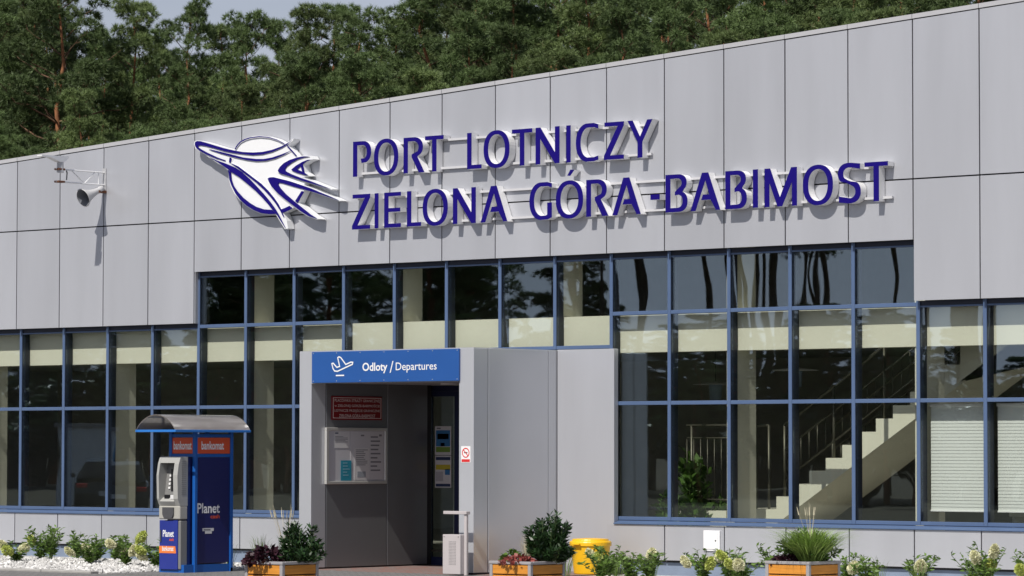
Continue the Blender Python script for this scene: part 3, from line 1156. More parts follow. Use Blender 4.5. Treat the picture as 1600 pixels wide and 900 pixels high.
for i, (o_, h_) in enumerate(strokes):
    mb = MB()
    Y = EY - .018 - .0006 * i
    mb.prism(tracey(o_, Y), Y, EY - .0155, holes=[tracey(h, Y) for h in h_])
    child(mb, 'outline_stroke', M['letter_blue'], emb)

# ------------------------------------------------------------------ loudspeaker, bracket and the fixture at its end
BX = 2.02
br = thing('wall_bracket', 'white lattice arm sticking out from the facade left of the emblem', 'bracket', (BX, 0, 5.62))
za, zb_ = 5.735, 5.545
mb = MB()
mb.tube([(BX, -0.005, za), (BX, -1.00, za - .005)], .012, 8)
mb.tube([(BX, -0.005, zb_), (BX, -1.00, zb_ - .005)], .012, 8)
for (a, b), (c, d) in (((-.70, za), (-.42, zb_)), ((-.42, zb_), (-.20, za)), ((-.13, zb_), (-.13, za))):
    mb.tube([(BX, a, b), (BX, c, d)], .009, 6)
child(mb, 'lattice_arm', M['white'], br)
mb = MB()
mb.box(BX - .04, BX + .04, -0.004, -0.0165, 5.45, 5.80)
child(mb, 'wall_plate', M['galv'], br)
for z in (za, zb_):
    mb = MB()
    mb.bbox(BX - .05, BX + .05, -1.00, -.86, z - .018, z + .012, .004)
    child(mb, 'clamp', M['rust'], br)
mb = MB()
mb.tube([(BX, -.80, za), (BX, -.78, za - .05), (BX, -.79, zb_ + .03)], .010, 6)
child(mb, 'cable', M['black'], br)

fx = thing('antenna', 'white flat topped wedge on a short mast at the outer end of the lattice arm', 'antenna', (BX, -.93, 5.75))
mb = MB()
mb.lathe([(0, -.02), (.052, -.02), (.052, .17), (.045, .17), (0, .17)], (BX, -.92, 5.70), sides=16)
child(mb, 'mast', M['galv'], fx, smooth=False)
mb = MB()
mb.prism([(-1.34, 5.925), (-.80, 5.935), (-.80, 5.905), (-.87, 5.845), (-.97, 5.84), (-1.16, 5.90), (-1.34, 5.910)], BX - .055, BX + .055, 'x')
child(mb, 'housing', M['white'], fx)

hs = thing('loudspeaker', 'grey horn loudspeaker with a dark mouth below the lattice arm', 'loudspeaker', (BX, -.2, 5.45))
hy0, hz0 = on_x(163, 296, BX)
pA = Vector((BX, -0.14, on_x(156, 300, BX)[1] + .02))
mouth = pA + Vector((-.02, -.285, -.125))
axh = (mouth - pA).normalized()
Lh = (mouth - pA).length
prof = []
for i in range(15):
    t = i / 14
    prof.append((.048 + .075 * t ** 2.3 + .022 * t, Lh * t))
prof_in = [(r - .008, h) for r, h in prof]
mb = MB()
mb.lathe([(0, -.10), (.05, -.095), (.055, -.02)] + prof + [(prof[-1][0] + .004, Lh + .004), (prof_in[-1][0], Lh + .006)], pA, axh, 28)
child(mb, 'horn', M['horn'], hs, smooth=True)
mb = MB()
mb.lathe([(prof_in[-1][0], Lh + .004)] + prof_in[::-1][1:] + [(0, 0.01)], pA, axh, 28)
child(mb, 'horn_inside', M['horn_in'], hs, smooth=True)
mb = MB()
mb.lathe([(0, .17), (.024, .16), (.03, .10), (.02, .03), (0, .02)], pA, axh, 16)
child(mb, 'driver_cone', M['horn'], hs, smooth=True)
mb = MB()
mb.bbox(BX - .03, BX + .05, -.17, -.002, pA.z - .035, pA.z + .005, .004)
mb.bbox(BX + .0, BX + .03, -.09, -.05, pA.z + .006, zb_ - .02, .004)
child(mb, 'mount', M['rust'], hs)

# ------------------------------------------------------------------ departures sign
SYp = PY - .032
x0, zb = on_y(487, 598, SYp)
x1, zt = on_y(717, 544.3, SYp)
zb = (on_y(487, 598.5, SYp)[1] + on_y(717, 595, SYp)[1]) / 2
zt = (on_y(487, 550.5, SYp)[1] + on_y(717, 544.3, SYp)[1]) / 2
dep = thing('departures_sign', 'blue board with a white plane icon reading Odloty / Departures over the entrance', 'sign', ((x0 + x1) / 2, PY, zb))
mb = MB()
mb.bbox(x0, x1, SYp, PY - .002, zb, zt, .003)
child(mb, 'board', M['sign_blue'], dep)
mb = MB()
for i in range(7):
    for z in (zb + .025, zt - .02):
        xx = x0 + .03 + (x1 - x0 - .06) * i / 6
        mb.lathe([(0, .003), (.006, .003), (.007, 0)], (xx, SYp, z), (0, -1, 0), 8)
child(mb, 'screw', M['galv'], dep)


def sgn(px, py):
    return on_y(px, py, SYp)


def put_text(body, pxl, pyt, pxr, pyb, Y, m, root, bold=0.0, thick=0.003):
    a = on_y(pxl, pyb, Y)
    b = on_y(pxr, pyt, Y)
    o = text_on(body, (a[0], Y, a[1]), UX, UZ, b[0] - a[0], b[1] - a[1], thick, m, bold=bold)
    o.parent = root
    o.matrix_parent_inverse = Matrix.Translation(root.location).inverted()
    return o


put_text('Odloty', 566.5, 566.0, 605.5, 583.8, SYp, M['pure_white'], dep, 0.020)
put_text('/', 609, 564.0, 615, 582.5, SYp, M['pure_white'], dep, 0.0)
put_text('Departures', 618.5, 565.2, 682.5, 582.5, SYp, M['pure_white'], dep, 0.004)


def stroke_mb(pts, w, Y, closed=False):
    """ribbon along a polyline of (x,z) as one flat raised strip"""
    mb = MB()
    n = len(pts)
    P = [Vector((p[0], p[1])) for p in pts]
    L_, R_ = [], []
    for i in range(n):
        a = P[(i - 1) % n] if closed or i > 0 else None
        c = P[(i + 1) % n] if closed or i < n - 1 else None
        d1 = (P[i] - a).normalized() if a is not None else None
        d2 = (c - P[i]).normalized() if c is not None else None
        if d1 is None:
            d1 = d2
        if d2 is None:
            d2 = d1
        t = (d1 + d2)
        if t.length < 1e-6:
            t = d1
        t.normalize()
        nn = Vector((-t.y, t.x))
        k = 1 / max(.5, abs(nn.dot(Vector((-d1.y, d1.x)))))
        L_.append(P[i] + nn * w * .5 * k)
        R_.append(P[i] - nn * w * .5 * k)
    vs = [(p.x, Y, p.y) for p in L_] + [(p.x, Y, p.y) for p in R_]
    fs = []
    for i in range(n if closed else n - 1):
        j = (i + 1) % n
        fs.append((i, j, n + j, n + i))
    mb.add(vs, fs)
    return mb


plane = [(518.8, 568.2), (521.0, 567.5), (526.5, 574), (531.0, 572.5), (528.0, 559.0), (530.0, 557.5), (533.0, 559.0), (540.5, 569.5), (548.5, 565.8), (551.5, 566.2), (551.0, 569.2), (527.5, 580.2), (523.0, 579.6), (520.5, 575.5)]
child(stroke_mb([sgn(*p) for p in plane], .018, SYp - .004, True), 'plane_icon', M['pure_white'], dep)
child(stroke_mb([sgn(525, 586.8), sgn(538, 586.5)], .018, SYp - .004), 'icon_bar', M['pure_white'], dep)

# ------------------------------------------------------------------ signs and board inside the porch
WX = PXa          # inner face of the left wall
gs = thing('border_guard_sign', 'small maroon sign with pale Polish lettering on the porch wall above the notice board', 'sign', (WX, -.8, 2.05))
ya, yb, z0, z1 = -1.335, -.300, 1.885, 2.220
mb = MB()
mb.bbox(WX + .002, WX + .02, ya, yb, z0, z1, .003)
child(mb, 'plate', M['maroon'], gs)
mb = MB()
e = .022
for (a, b, c, d) in ((ya + e, yb - e, z1 - e - .007, z1 - e), (ya + e, yb - e, z0 + e, z0 + e + .007), (ya + e, ya + e + .009, z0 + e + .007, z1 - e - .007), (yb - e - .009, yb - e, z0 + e + .007, z1 - e - .007)):
    mb.box(WX + .020, WX + .022, a, b, c, d)
child(mb, 'border_line', M['pale_red'], gs)
rows = [('PLACÓWKA STRAŻY GRANICZNEJ', .05, .95, .99), ('w ZIELONEJ GÓRZE-BABIMOŚCIE', .05, .95, .74), ('LOTNICZE PRZEJŚCIE GRANICZNE', .05, .95, .49), ('ZIELONA GÓRA-BABIMOST', .14, .86, .24)]
for i, (s, a, b, c) in enumerate(rows):
    zz = z0 + .035 + (3 - i) * .0685
    o = text_on(s, (WX + .02, ya + (yb - ya) * a, zz), UY_, UZ, (yb - ya) * (b - a), .056 if i else .064, .002, M['pale_red'], bold=.0)
    o.parent = gs
    o.matrix_parent_inverse = Matrix.Translation(gs.location).inverted()

nb = thing('notice_board', 'aluminium framed notice board with pinned papers on the porch inner wall', 'notice board', (WX, -.84, 1.37))
ya, yb, z0, z1 = -1.470, -.215, 0.985, 1.775
mb = MB()
mb.box(WX + .002, WX + .03, ya + .03, yb - .03, z0 + .03, z1 - .03)
child(mb, 'backing', mat('board_grey', (0.60, 0.60, 0.63), .5), nb)
mb = MB()
for (a, b, c, d) in ((ya, yb, z1 - .042, z1), (ya, yb, z0, z0 + .042), (ya, ya + .055, z0 + .0425, z1 - .0425), (yb - .05, yb, z0 + .0425, z1 - .0425)):
    mb.bbox(WX + .003, WX + .048, a, b, c, d, .005)
child(mb, 'frame', mat('bright_aluminium', (0.75, 0.74, 0.70), .3, .5), nb)


def wall_sheet(name, label, pxl, pyt, pxr, pyb, off, m, rows=(), cat='paper', grp='papers on the notice board'):
    y0, zt_ = on_x(pxl, pyt, WX + off)
    y1, zb__ = on_x(pxr, pyb, WX + off)
    r = thing(name, label, cat, (WX + off, (y0 + y1) / 2, zb__), group=grp)
    q = MB()
    q.box(WX + off, WX + off + .002, y0, y1, zb__, zt_)
    child(q, 'sheet', m, r)
    for k, (a, b, c, d, mm) in enumerate(rows):
        q = MB()
        q.box(WX + off + .0022, WX + off + .0034, y0 + (y1 - y0) * a, y0 + (y1 - y0) * b, zb__ + (zt_ - zb__) * c, zb__ + (zt_ - zb__) * d)
        child(q, 'printed_line', mm, r)
    return r


def lines(n, a, b, lo, hi, m, rng):
    rr = []
    for i in range(n):
        c = hi - (hi - lo) * i / n
        rr.append((a, a + (b - a) * rng.uniform(.6, 1), c - (hi - lo) / n * .35, c, m))
    return rr


GI = M['grey_ink']
wall_sheet('notice_paper', 'white printed paper at the upper left of the notice board', 522.5, 674, 546, 700, .031, M['paper'], [(.04, .25, .86, .93, M['poster_navy'])] + lines(5, .05, .9, .3, .7, GI, RNG))
wall_sheet('notice_paper', 'large pale timetable sheet on the right half of the notice board', 547.5, 674, 598, 749, .031, mat('pale_paper', (.66, .66, .68), .7), lines(9, .62, .95, .12, .9, GI, RNG) + [(.32, .42, .9, .93, GI), (.88, .96, .9, .94, GI)])
wall_sheet('notice_paper', 'white notice with black paragraphs in the middle of the notice board', 553.5, 700, 577, 749.5, .035, M['paper'], lines(9, .1, .95, .42, .95, GI, RNG) + [(.2, .75, .08, .26, mat('grey_picture', (.35, .38, .42), .7))])
wall_sheet('leaflet', 'teal blue leaflet at the lower left of the notice board', 532.5, 719.5, 549, 751, .036, M['teal'], lines(5, .2, .85, .15, .9, mat('pale_teal', (.25, .5, .6), .6), RNG))


def flat_poster(root, Y, x0, x1, z0, z1, bands):
    for a, b, c, d, m in bands:
        q = MB()
        q.box(x0 + (x1 - x0) * a, x0 + (x1 - x0) * b, Y - .0035, Y - .0022, z0 + (z1 - z0) * c, z0 + (z1 - z0) * d)
        child(q, 'printed_patch', m, root)


DPY = DY + .026
for nm, lab, (a, b, c, d), bands in (
    ('door_poster', 'yellow and blue picture poster, upper of the two on the door glass', (680, 666, 705, 711), [(.06, .94, .30, .86, M['poster_blue']), (.06, .94, .10, .28, M['lime']), (.15, .85, .55, .74, M['poster_yellow']), (.1, .35, .90, .95, GI), (.35, .6, .30, .42, M['poster_navy'])]),
    ('door_poster', 'yellow banded notice with a blue round mark, lower of the two on the door glass', (680, 712, 705, 762), [(.05, .95, .86, .96, M['poster_navy']), (.05, .95, .56, .72, M['poster_yellow']), (.62, .92, .40, .58, M['poster_blue']), (.05, .5, .20, .50, mat('pale_print', (.5, .5, .52), .7)), (.05, .95, .03, .12, M['poster_navy'])])):
    xa, zt_ = on_y(a, b, DPY)
    xb, zb__ = on_y(c, d, DPY)
    r = thing(nm, lab, 'poster', ((xa + xb) / 2, DPY, zb__), group='posters on the entrance door')
    q = MB()
    q.box(xa, xb, DPY - .002, DPY, zb__, zt_)
    child(q, 'sheet', M['paper'], r)
    flat_poster(r, DPY, xa, xb, zb__, zt_, bands)

ns = thing('no_smoking_sign', 'small white no smoking sticker on the right porch pier', 'sign', (10.99, PY, 1.4))
xa, zt_ = on_y(720.8, 697.2, PY)
xb, zb__ = on_y(735.3, 722.8, PY)
q = MB()
q.box(xa, xb, PY - .004, PY - .001, zb__, zt_)
child(q, 'plate', M['pure_white'], ns)
cxn, czn, rn = (xa + xb) / 2, zb__ + (zt_ - zb__) * .60, (xb - xa) * .40
q = MB()
q.prism([(cxn + rn * math.cos(t * .2618), czn + rn * math.sin(t * .2618)) for t in range(24)], PY - .0062, PY - .0045,
        holes=[[(cxn + rn * .8 * math.cos(t * .2618), czn + rn * .8 * math.sin(t * .2618)) for t in range(24)]])
q2 = stroke_mb([(cxn - rn * .6, czn + rn * .6), (cxn + rn * .6, czn - rn * .6)], .013, PY - .0068)
q.add(q2.v, q2.f)
q.box(xa + .01, xb - .01, PY - .006, PY - .0045, zb__ + .008, zb__ + .045)
child(q, 'red_symbol', M['red'], ns)
q = MB()
q.prism([(cxn - .028, czn - .005), (cxn + .03, czn - .005), (cxn + .03, czn + .008), (cxn - .028, czn + .008)], PY - .0055, PY - .0045)
child(q, 'cigarette', M['black'], ns)

# ------------------------------------------------------------------ cash machine kiosk
KX0, KX1, KY0, KY1, KZ = 7.30, 7.76, -3.62, -2.94, -0.2
kiosk = thing('bank_kiosk', 'blue steel bank machine shelter with curved smoked canopy and orange signs', 'kiosk', ((KX0 + KX1) / 2, (KY0 + KY1) / 2, KZ))
pw = .026
for (x, y) in ((KX0, KY0), (KX1, KY0), (KX1, KY1), (KX0, KY1)):
    mb = MB()
    mb.bbox(x - pw, x + pw, y - pw, y + pw, KZ, 1.735, .004)
    child(mb, 'post', M['kiosk_blue'], kiosk)
mb = MB()
for z in (1.385, 1.655):
    mb.bbox(KX0 + pw + .001, KX1 - pw - .001, KY0 - .018, KY0 + .018, z - .022, z + .022, .004)
    mb.bbox(KX1 - .018, KX1 + .018, KY0 + pw + .001, KY1 - pw - .001, z - .022, z + .022, .004)
    mb.bbox(KX0 - .018, KX0 + .018, KY0 + pw + .001, KY1 - pw - .001, z - .022, z + .022, .004)
mb.bbox(KX0 - pw, KX1 + pw, KY1 - pw + .002, KY1 + pw - .002, KZ, KZ + .06, .004)
child(mb, 'crossbar', M['kiosk_blue'], kiosk)
mb = MB()
mb.box(KX1 - .010, KX1 + .006, KY0 + pw + .001, KY1 - pw - .001, KZ + .13, 1.36)
side = child(mb, 'side_panel', M['kiosk_navy'], kiosk)
mb = MB()
mb.box(KX0 + pw + .001, KX1 - pw - .001, KY1 - .008, KY1 + .008, KZ + .13, 1.36)
mb.box(KX0 - .006, KX0 + .010, KY0 + pw + .001, KY1 - pw - .001, KZ + .13, 1.36)
child(mb, 'side_panel', M['kiosk_navy'], kiosk)
mb = MB()
mb.box(KX0 - .01, KX1 + .01, KY0 - .21, KY1 - .03, KZ, KZ + .11)
child(mb, 'plinth', M['kiosk_blue'], kiosk)
# writing on the side
py0, py1 = KY0 + pw, KY1 - pw
for s, a, b, c, d, m in (('Planet', .02, .70, .585, .70, M['pure_white']), ('cash', .42, .70, .525, .57, M['orange_red'])):
    o = text_on(s, (KX1 + .006, py0 + (py1 - py0) * a, KZ + c * 1.20 + .10), UY_, UZ, (py1 - py0) * (b - a), (d - c) * 1.20, .002, m, bold=.02)
    o.parent = kiosk
    o.matrix_parent_inverse = Matrix.Translation(kiosk.location).inverted()
mb = MB()
yc = py0 + (py1 - py0) * .33
mb.box(KX1 + .006, KX1 + .008, py0 + (py1 - py0) * .18, py0 + (py1 - py0) * .52, .36, .40)
mb.box(KX1 + .006, KX1 + .0085, py0 + (py1 - py0) * .26, py0 + (py1 - py0) * .46, .325, .3595)
child(mb, 'sticker', M['paper'], kiosk)
mb = MB()
mb.box(KX1 + .0087, KX1 + .0097, py0 + (py1 - py0) * .22, py0 + (py1 - py0) * .42, .368, .388)
child(mb, 'sticker_print', GI, kiosk)
# orange signs
mb = MB()
mb.bbox(KX0 + pw + .002, KX1 - pw - .002, KY0 - .012, KY0 + .012, 1.412, 1.628, .002)
os_ = child(mb, 'bank_sign', M['orange_red'], kiosk)
o = text_on('bankomat', (KX0 + pw + .03, KY0 - .012, 1.465), UX, UZ, KX1 - KX0 - 2 * pw - .06, .115, .002, M['pure_white'], bold=.022)
o.parent = kiosk
o.matrix_parent_inverse = Matrix.Translation(kiosk.location).inverted()
mb = MB()
mb.bbox(KX1 - .012, KX1 + .012, KY0 + pw + .002, KY1 - pw - .002, 1.412, 1.628, .002)
child(mb, 'bank_sign', M['orange_red'], kiosk)
o = text_on('bankomat', (KX1 + .012, KY0 + pw + .08, 1.465), UY_, UZ, (KY1 - KY0 - 2 * pw) * .68, .115, .002, M['pure_white'], bold=.022)
o.parent = kiosk
o.matrix_parent_inverse = Matrix.Translation(kiosk.location).inverted()
# canopy: barrel vault along Y
CX, CW, CZ, CH = (KX0 + KX1) / 2, .38, 1.735, .205
CY0, CY1 = KY0 - .52, KY1 + .22
mb = MB()
N = 20
prof_o = []
for i in range(N + 1):
    RR = (CW * CW + CH * CH) / (2 * CH)
    th = math.asin(CW / RR) * (2 * i / N - 1)
    prof_o.append((CX + RR * math.sin(th), CZ + CH - RR + RR * math.cos(th)))
prof_i = [(CX + (a - CX) * .975, CZ + (b - CZ) * .95 - .004) for a, b in prof_o]
mb.prism(prof_o + prof_i[::-1], CY0, CY1)
child(mb, 'canopy', M['canopy'], kiosk)
mb = MB()
for s in (-1, 1):
    x = CX + s * CW
    mb.bbox(x - .012, x + .012, CY0 - .006, CY1 + .006, CZ - .034, CZ - .002, .003)
for y in (CY0, CY1 - .025):
    mb.bbox(CX - CW + .013, CX + CW - .013, y, y + .025, CZ - .034, CZ - .002, .003)
for y in (KY0, KY1):
    mb.bbox(CX - CW + .013, CX + CW - .013, y - .015, y + .015, CZ - .03, CZ - .004, .003)
child(mb, 'canopy_rim', mat('rim_blue', (0.03, 0.20, 0.62), .35), kiosk)

AX0, AX1, AY0, AY1 = 7.318, 7.772 - .045, -3.87, -3.72
KZ1 = -0.085
atm = thing('cash_machine', 'grey cash machine with recessed dark screen and blue lower panel in the shelter', 'cash machine', ((AX0 + AX1) / 2, AY0, KZ1))
AX1 = AX0 + .405


def zpx(py):
    return on_y(270, py, AY0)[1]


zA = zpx(713.5)
zR1, zR0 = zpx(723), zpx(786)     # recess
zD1, zD0 = zpx(791), zpx(812)     # cash drawer block
zP1, zP0 = zpx(813), zpx(890)
mb = MB()
# hood: side cheeks with a bulging profile and a recess between them
cheek = [(AY1, zD1 + .004), (AY0 + .01, zD1 + .004), (AY0 - .035, zD1 + .10), (AY0 - .045, zA - .25), (AY0 - .02, zA - .10), (AY0 + .012, zA - .015), (AY0 + .04, zA), (AY1, zA)]
t_ = .060
mb.prism(cheek, AX0, AX0 + t_ * .7, 'x')
mb.prism(cheek, AX1 - t_ * 1.4, AX1, 'x')
mb.prism([(AY1, zA - .085), (AY0 - .012, zA - .085), (AY0 + .012, zA - .016), (AY0 + .04, zA - .001), (AY1, zA - .001)], AX0 + t_ * .7 + .0005, AX1 - t_ * 1.4 - .0005, 'x')
mb.prism([(AY1, zD1 + .005), (AY0 + .011, zD1 + .005), (AY0 - .030, zD1 + .065), (AY0 + .03, zD1 + .11), (AY1, zD1 + .16)], AX0 + t_ * .7 + .0005, AX1 - t_ * 1.4 - .0005, 'x')
child(mb, 'hood', M['machine_grey'], atm)
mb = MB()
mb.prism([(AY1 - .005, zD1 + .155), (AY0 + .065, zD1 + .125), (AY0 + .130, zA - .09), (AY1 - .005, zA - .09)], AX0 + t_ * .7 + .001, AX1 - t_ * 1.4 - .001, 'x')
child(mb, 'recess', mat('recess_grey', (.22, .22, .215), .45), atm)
mb = MB()
xm0, xm1 = AX0 + .16, AX1 - .095


def slope(z):
    return AY0 + .065 + (z - (zD1 + .125)) / (zA - .09 - zD1 - .125) * .065


za_, zb_2 = zA - .16, zD1 + .20
mb.add([(xm0, slope(zb_2) - .004, zb_2), (xm1, slope(zb_2) - .004, zb_2), (xm1, slope(za_) - .004, za_), (xm0, slope(za_) - .004, za_)], [(0, 1, 2, 3)])
mb.box(xm0, xm1, slope(zb_2) - .003, slope(zb_2) + .06, zb_2 + .01, za_ - .01)
child(mb, 'screen', M['black'], atm)
mb = MB()
for k in range(4):
    z = zb_2 + .03 + k * .055
    mb.bbox(xm0 - .05, xm0 - .015, slope(z) - .014, slope(z) + .01, z, z + .030, .004)
child(mb, 'key', M['pure_white'], atm)
mb = MB()
mb.bbox(AX0 + .09, AX0 + .18, AY0 + .01, AY0 + .06, zD1 + .10, zD1 + .155, .006)
child(mb, 'card_slot', M['black'], atm)
mb = MB()
mb.bbox(AX0 + .22, AX0 + .30, AY0 + .0, AY0 + .06, zD1 + .095, zD1 + .150, .004)
child(mb, 'keypad', M['paper'], atm)
mb = MB()
mb.bbox(AX0 - .004, AX1 + .002, AY0 + .0, AY1, zD0 + .004, zD1 + .002, .012)
child(mb, 'cash_drawer', mat('drawer_grey', (.42, .41, .37), .45), atm)
mb = MB()
zc = (zD0 + zD1) / 2
mb.prism([(AX0 + .09, zc + .075), (AX0 + .30, zc + .075), (AX0 + .30, zc - .02), (AX0 + .27, zc - .07), (AX0 + .12, zc - .07), (AX0 + .09, zc - .02)], AY0 - .022, AY0 + .002)
child(mb, 'cash_slot', M['machine_dark'], atm)
mb = MB()
mb.bbox(AX0 + .002, AX1 - .05, AY0 + .012, AY0 + .05, zP0, zP1 - .002, .004)
lp = child(mb, 'lower_panel', M['panel_blue'], atm)
mb = MB()
mb.bbox(AX1 - .048, AX1, AY0 + .015, AY1, zP0, zP1 - .002, .012)
mb.box(AX0 + .004, AX1 - .049, AY0 + .052, AY1, zP0, zP1 - .003)
child(mb, 'cabinet', mat('cabinet_grey', (.22, .22, .215), .45), atm)
mb = MB()
mb.box(AX0 + .01, AX0 + .395, AY1 + .003, KY1 - .04, KZ + .115, zA - .02)
child(mb, 'rear_housing', M['kiosk_navy'], atm)
mb = MB()
for k in range(22):
    z = zD1 + .16 + k * .026
    if z < zA - .05:
        mb.box(AX1 + .0005, AX1 + .003, AY0 + .03, AY1 - .03, z, z + .010)
child(mb, 'vent', mat('vent_grey', (.27, .27, .265), .45), atm)
yl = AY0 + .012
pwid = AX1 - .05 - AX0
for s, a, b, c, d, m, bo in (('Planet', .20, .80, .66, .80, M['pure_white'], .02), ('cash', .55, .80, .58, .64, M['orange_red'], .02)):
    o = text_on(s, (AX0 + pwid * a, yl, zP0 + (zP1 - zP0) * c), UX, UZ, pwid * (b - a), (zP1 - zP0) * (d - c), .002, m, bold=bo)
    o.parent = atm
    o.matrix_parent_inverse = Matrix.Translation(atm.location).inverted()
mb = MB()
zz0, zz1 = zP0 + (zP1 - zP0) * .33, zP0 + (zP1 - zP0) * .475
mb.prism([(AX0 + .003, zz0), (AX0 + pwid * .93, zz0), (AX0 + pwid * .89, zz1), (AX0 + .003, zz1)], yl - .003, yl - .001)
child(mb, 'orange_band', mat('band_orange', (.85, .22, .05), .45), atm)
o = text_on('bankomat', (AX0 + pwid * .18, yl - .003, zz0 + .03), UX, UZ, pwid * .62, .065, .002, M['pure_white'], bold=.02)
o.parent = atm
o.matrix_parent_inverse = Matrix.Translation(atm.location).inverted()
mb = MB()
mb.box(AX0 + .02, AX0 + .045, yl - .010, yl - .001, zP0 + (zP1 - zP0) * .56, zP0 + (zP1 - zP0) * .80)
child(mb, 'lock_plate', M['machine_dark'], atm)

# ------------------------------------------------------------------ stand, bin and hatch
st = thing('metal_stand', 'pale grey post with flat arm and perforated box before the porch pier', 'stand', (11.1, -2.0, -.2))
mb = MB()
mb.bbox(11.215, 11.262, -2.03, -1.99, -.196, 0.612, .004)
child(mb, 'post', M['stand'], st)
mb = MB()
mb.bbox(10.865, 11.275, -2.05, -1.97, 0.613, 0.655, .004)
child(mb, 'arm', M['stand'], st)
mb = MB()
mb.bbox(10.90, 11.213, -2.10, -1.93, -.18, 0.345, .006)
bx2 = child(mb, 'box', M['stand'], st)
mb = MB()
for i in range(6):
    for j in range(16):
        x, z = 11.02 + i * .022, -.05 + j * .020
        mb.prism([(x + .005 * math.cos(t * 1.047), z + .005 * math.sin(t * 1.047)) for t in range(6)], -2.1025, -2.1008)
for x in (10.93, 11.18):
    mb.prism([(x + .007 * math.cos(t * .785), .315 + .007 * math.sin(t * .785)) for t in range(8)], -2.1030, -2.1008)
f = mb.build('perforation', M['machine_dark'])
f.parent = bx2

bn = thing('waste_bin', 'bright yellow round plastic bin with a lid beside the wall right of the porch', 'bin', (12.12, -.52, -.2))
bc = (12.13, -.50, -.2)
mb = MB()
mb.lathe([(0, 0.0), (.21, 0.0), (.222, .02), (.268, .40), (.270, .41), (0, .41)], bc, sides=36)
child(mb, 'tub', M['yellow'], bn, smooth=False)
mb = MB()
mb.lathe([(.280, .385), (.283, .39), (.283, .43), (.275, .445), (.25, .455), (.24, .478), (.10, .488), (0, .488)], bc, sides=36)
child(mb, 'lid', M['yellow'], bn, smooth=False)
mb = MB()
mb.bbox(bc[0] - .06, bc[0] + .06, bc[1] - .32, bc[1] - .285, .20, .225, .006)
child(mb, 'handle', M['yellow'], bn)

ht = thing('meter_cabinet', 'small white square service hatch on the grey base panel right of the yellow bin', 'hatch', (13.8, 0, .27))
mb = MB()
mb.bbox(13.665, 13.935, -0.022, -0.004, .138, .408, .004)
child(mb, 'surround', M['white'], ht)
mb = MB()
mb.bbox(13.69, 13.91, -0.030, -0.0225, .163, .383, .003)
child(mb, 'door', M['pure_white'], ht)
mb = MB()
mb.lathe([(0, .004), (.010, .004), (.011, 0)], (13.875, -.030, .275), (0, -1, 0), 10)
child(mb, 'lock', M['black'], ht)

# ------------------------------------------------------------------ blinds, lamps and desk things behind the right windows
for n in (17, 18):
    lab = ['half lowered white venetian blind in the window at the foot of the stair wall', 'white venetian blind lowered almost to the sill in the window at the right edge'][n - 17]
    bl = thing('venetian_blind', lab, 'blind', (n + .5, .27, 2.05), group='blinds in the right windows')
    zb0 = .585 + .05 + .09
    mb = MB()
    zz = 2.0
    k = 0
    while zz > zb0:
        d = 0.0
        mb.add([(n + .06, .290, zz - .024), (n + .94, .290, zz - .024), (n + .94, .2965, zz + .024), (n + .06, .2965, zz + .024)], [(0, 1, 2, 3)])
        zz -= .042
    child(mb, 'slat', M['blind'], bl)
    mb = MB()
    mb.bbox(n + .05, n + .95, .275, .315, 2.02, 2.06, .004)
    child(mb, 'head_rail', M['white'], bl)
    mb = MB()
    mb.bbox(n + .055, n + .945, .28, .31, zb0 - .03, zb0 - .008, .004)
    child(mb, 'bottom_rail', M['white'], bl)

for i, (px, py, Y) in enumerate(((1118, 599, 4.0), (1243, 577, 3.4))):
    X, Z = on_y(px, py, Y)
    lab = ['white disc pendant lamp with hanging cylinder, the left one behind the glass', 'white disc pendant lamp with hanging cylinder, the right one above the stair rail'][i]
    lamp = thing('pendant_lamp', lab, 'lamp', (X, Y, Z), group='pendant lamps in the hall')
    mb = MB()
    mb.lathe([(0, .03), (.05, .025), (.33, -.01), (.33, -.02), (0, -.02)], (X, Y, Z), sides=32)
    child(mb, 'shade', M['white'], lamp)
    mb = MB()
    mb.lathe([(.10, -.02), (.085, -.25), (0, -.25)], (X, Y, Z), sides=20)
    child(mb, 'cylinder', mat('pale_blue_glass', (.35, .45, .6), .4), lamp)
    mb = MB()
    mb.tube([(X, Y, Z + .02), (X, Y, 2.95)], .006, 6)
    child(mb, 'rod', M['black'], lamp)

ds = thing('office_chair', 'dark office chair back showing below the blind in the right window', 'chair', (17.55, 1.2, .1))
mb = MB()
mb.bbox(17.36, 17.75, 1.18, 1.26, .42, 1.0, .03)
child(mb, 'backrest', M['black'], ds)
mb = MB()
mb.bbox(17.34, 17.77, .80, 1.17, .36, .43, .02)
child(mb, 'seat', M['black'], ds)
mb = MB()
mb.tube([(17.55, 1.0, .11), (17.55, 1.0, .36)], .03, 10)
for k in range(5):
    a = k * 1.2566
    mb.tube([(17.55, 1.0, .16), (17.55 + .26 * math.cos(a), 1.0 + .26 * math.sin(a), .125)], .016, 6)
child(mb, 'base', M['machine_dark'], ds)
dk = thing('desk', 'pale office desk edge behind the sill of the right hand windows', 'desk', (18.6, .9, .1))
mb = MB()
mb.bbox(18.05, 19.2, .55, 1.15, .64, .70, .006)
child(mb, 'desk_top', M['cream'], dk)
for x in (18.08, 19.12):
    mb = MB()
    mb.bbox(x, x + .05, .58, 1.10, .101, .639, .004)
    child(mb, 'leg', M['machine_grey'], dk)


# ------------------------------------------------------------------ plant generators
def unit(a):
    return a / np.maximum(np.linalg.norm(a, axis=-1, keepdims=True), 1e-9)


def blades(c, d, L, w, rng):
    """narrow triangles from c along d"""
    n = len(c)
    s = unit(np.cross(d, rng.normal(size=(n, 3)))) * w[:, None] * .5
    v = np.empty((n, 3, 3))
    v[:, 0] = c - s
    v[:, 1] = c + s
    v[:, 2] = c + d * L[:, None]
    return v.reshape(-1, 3)


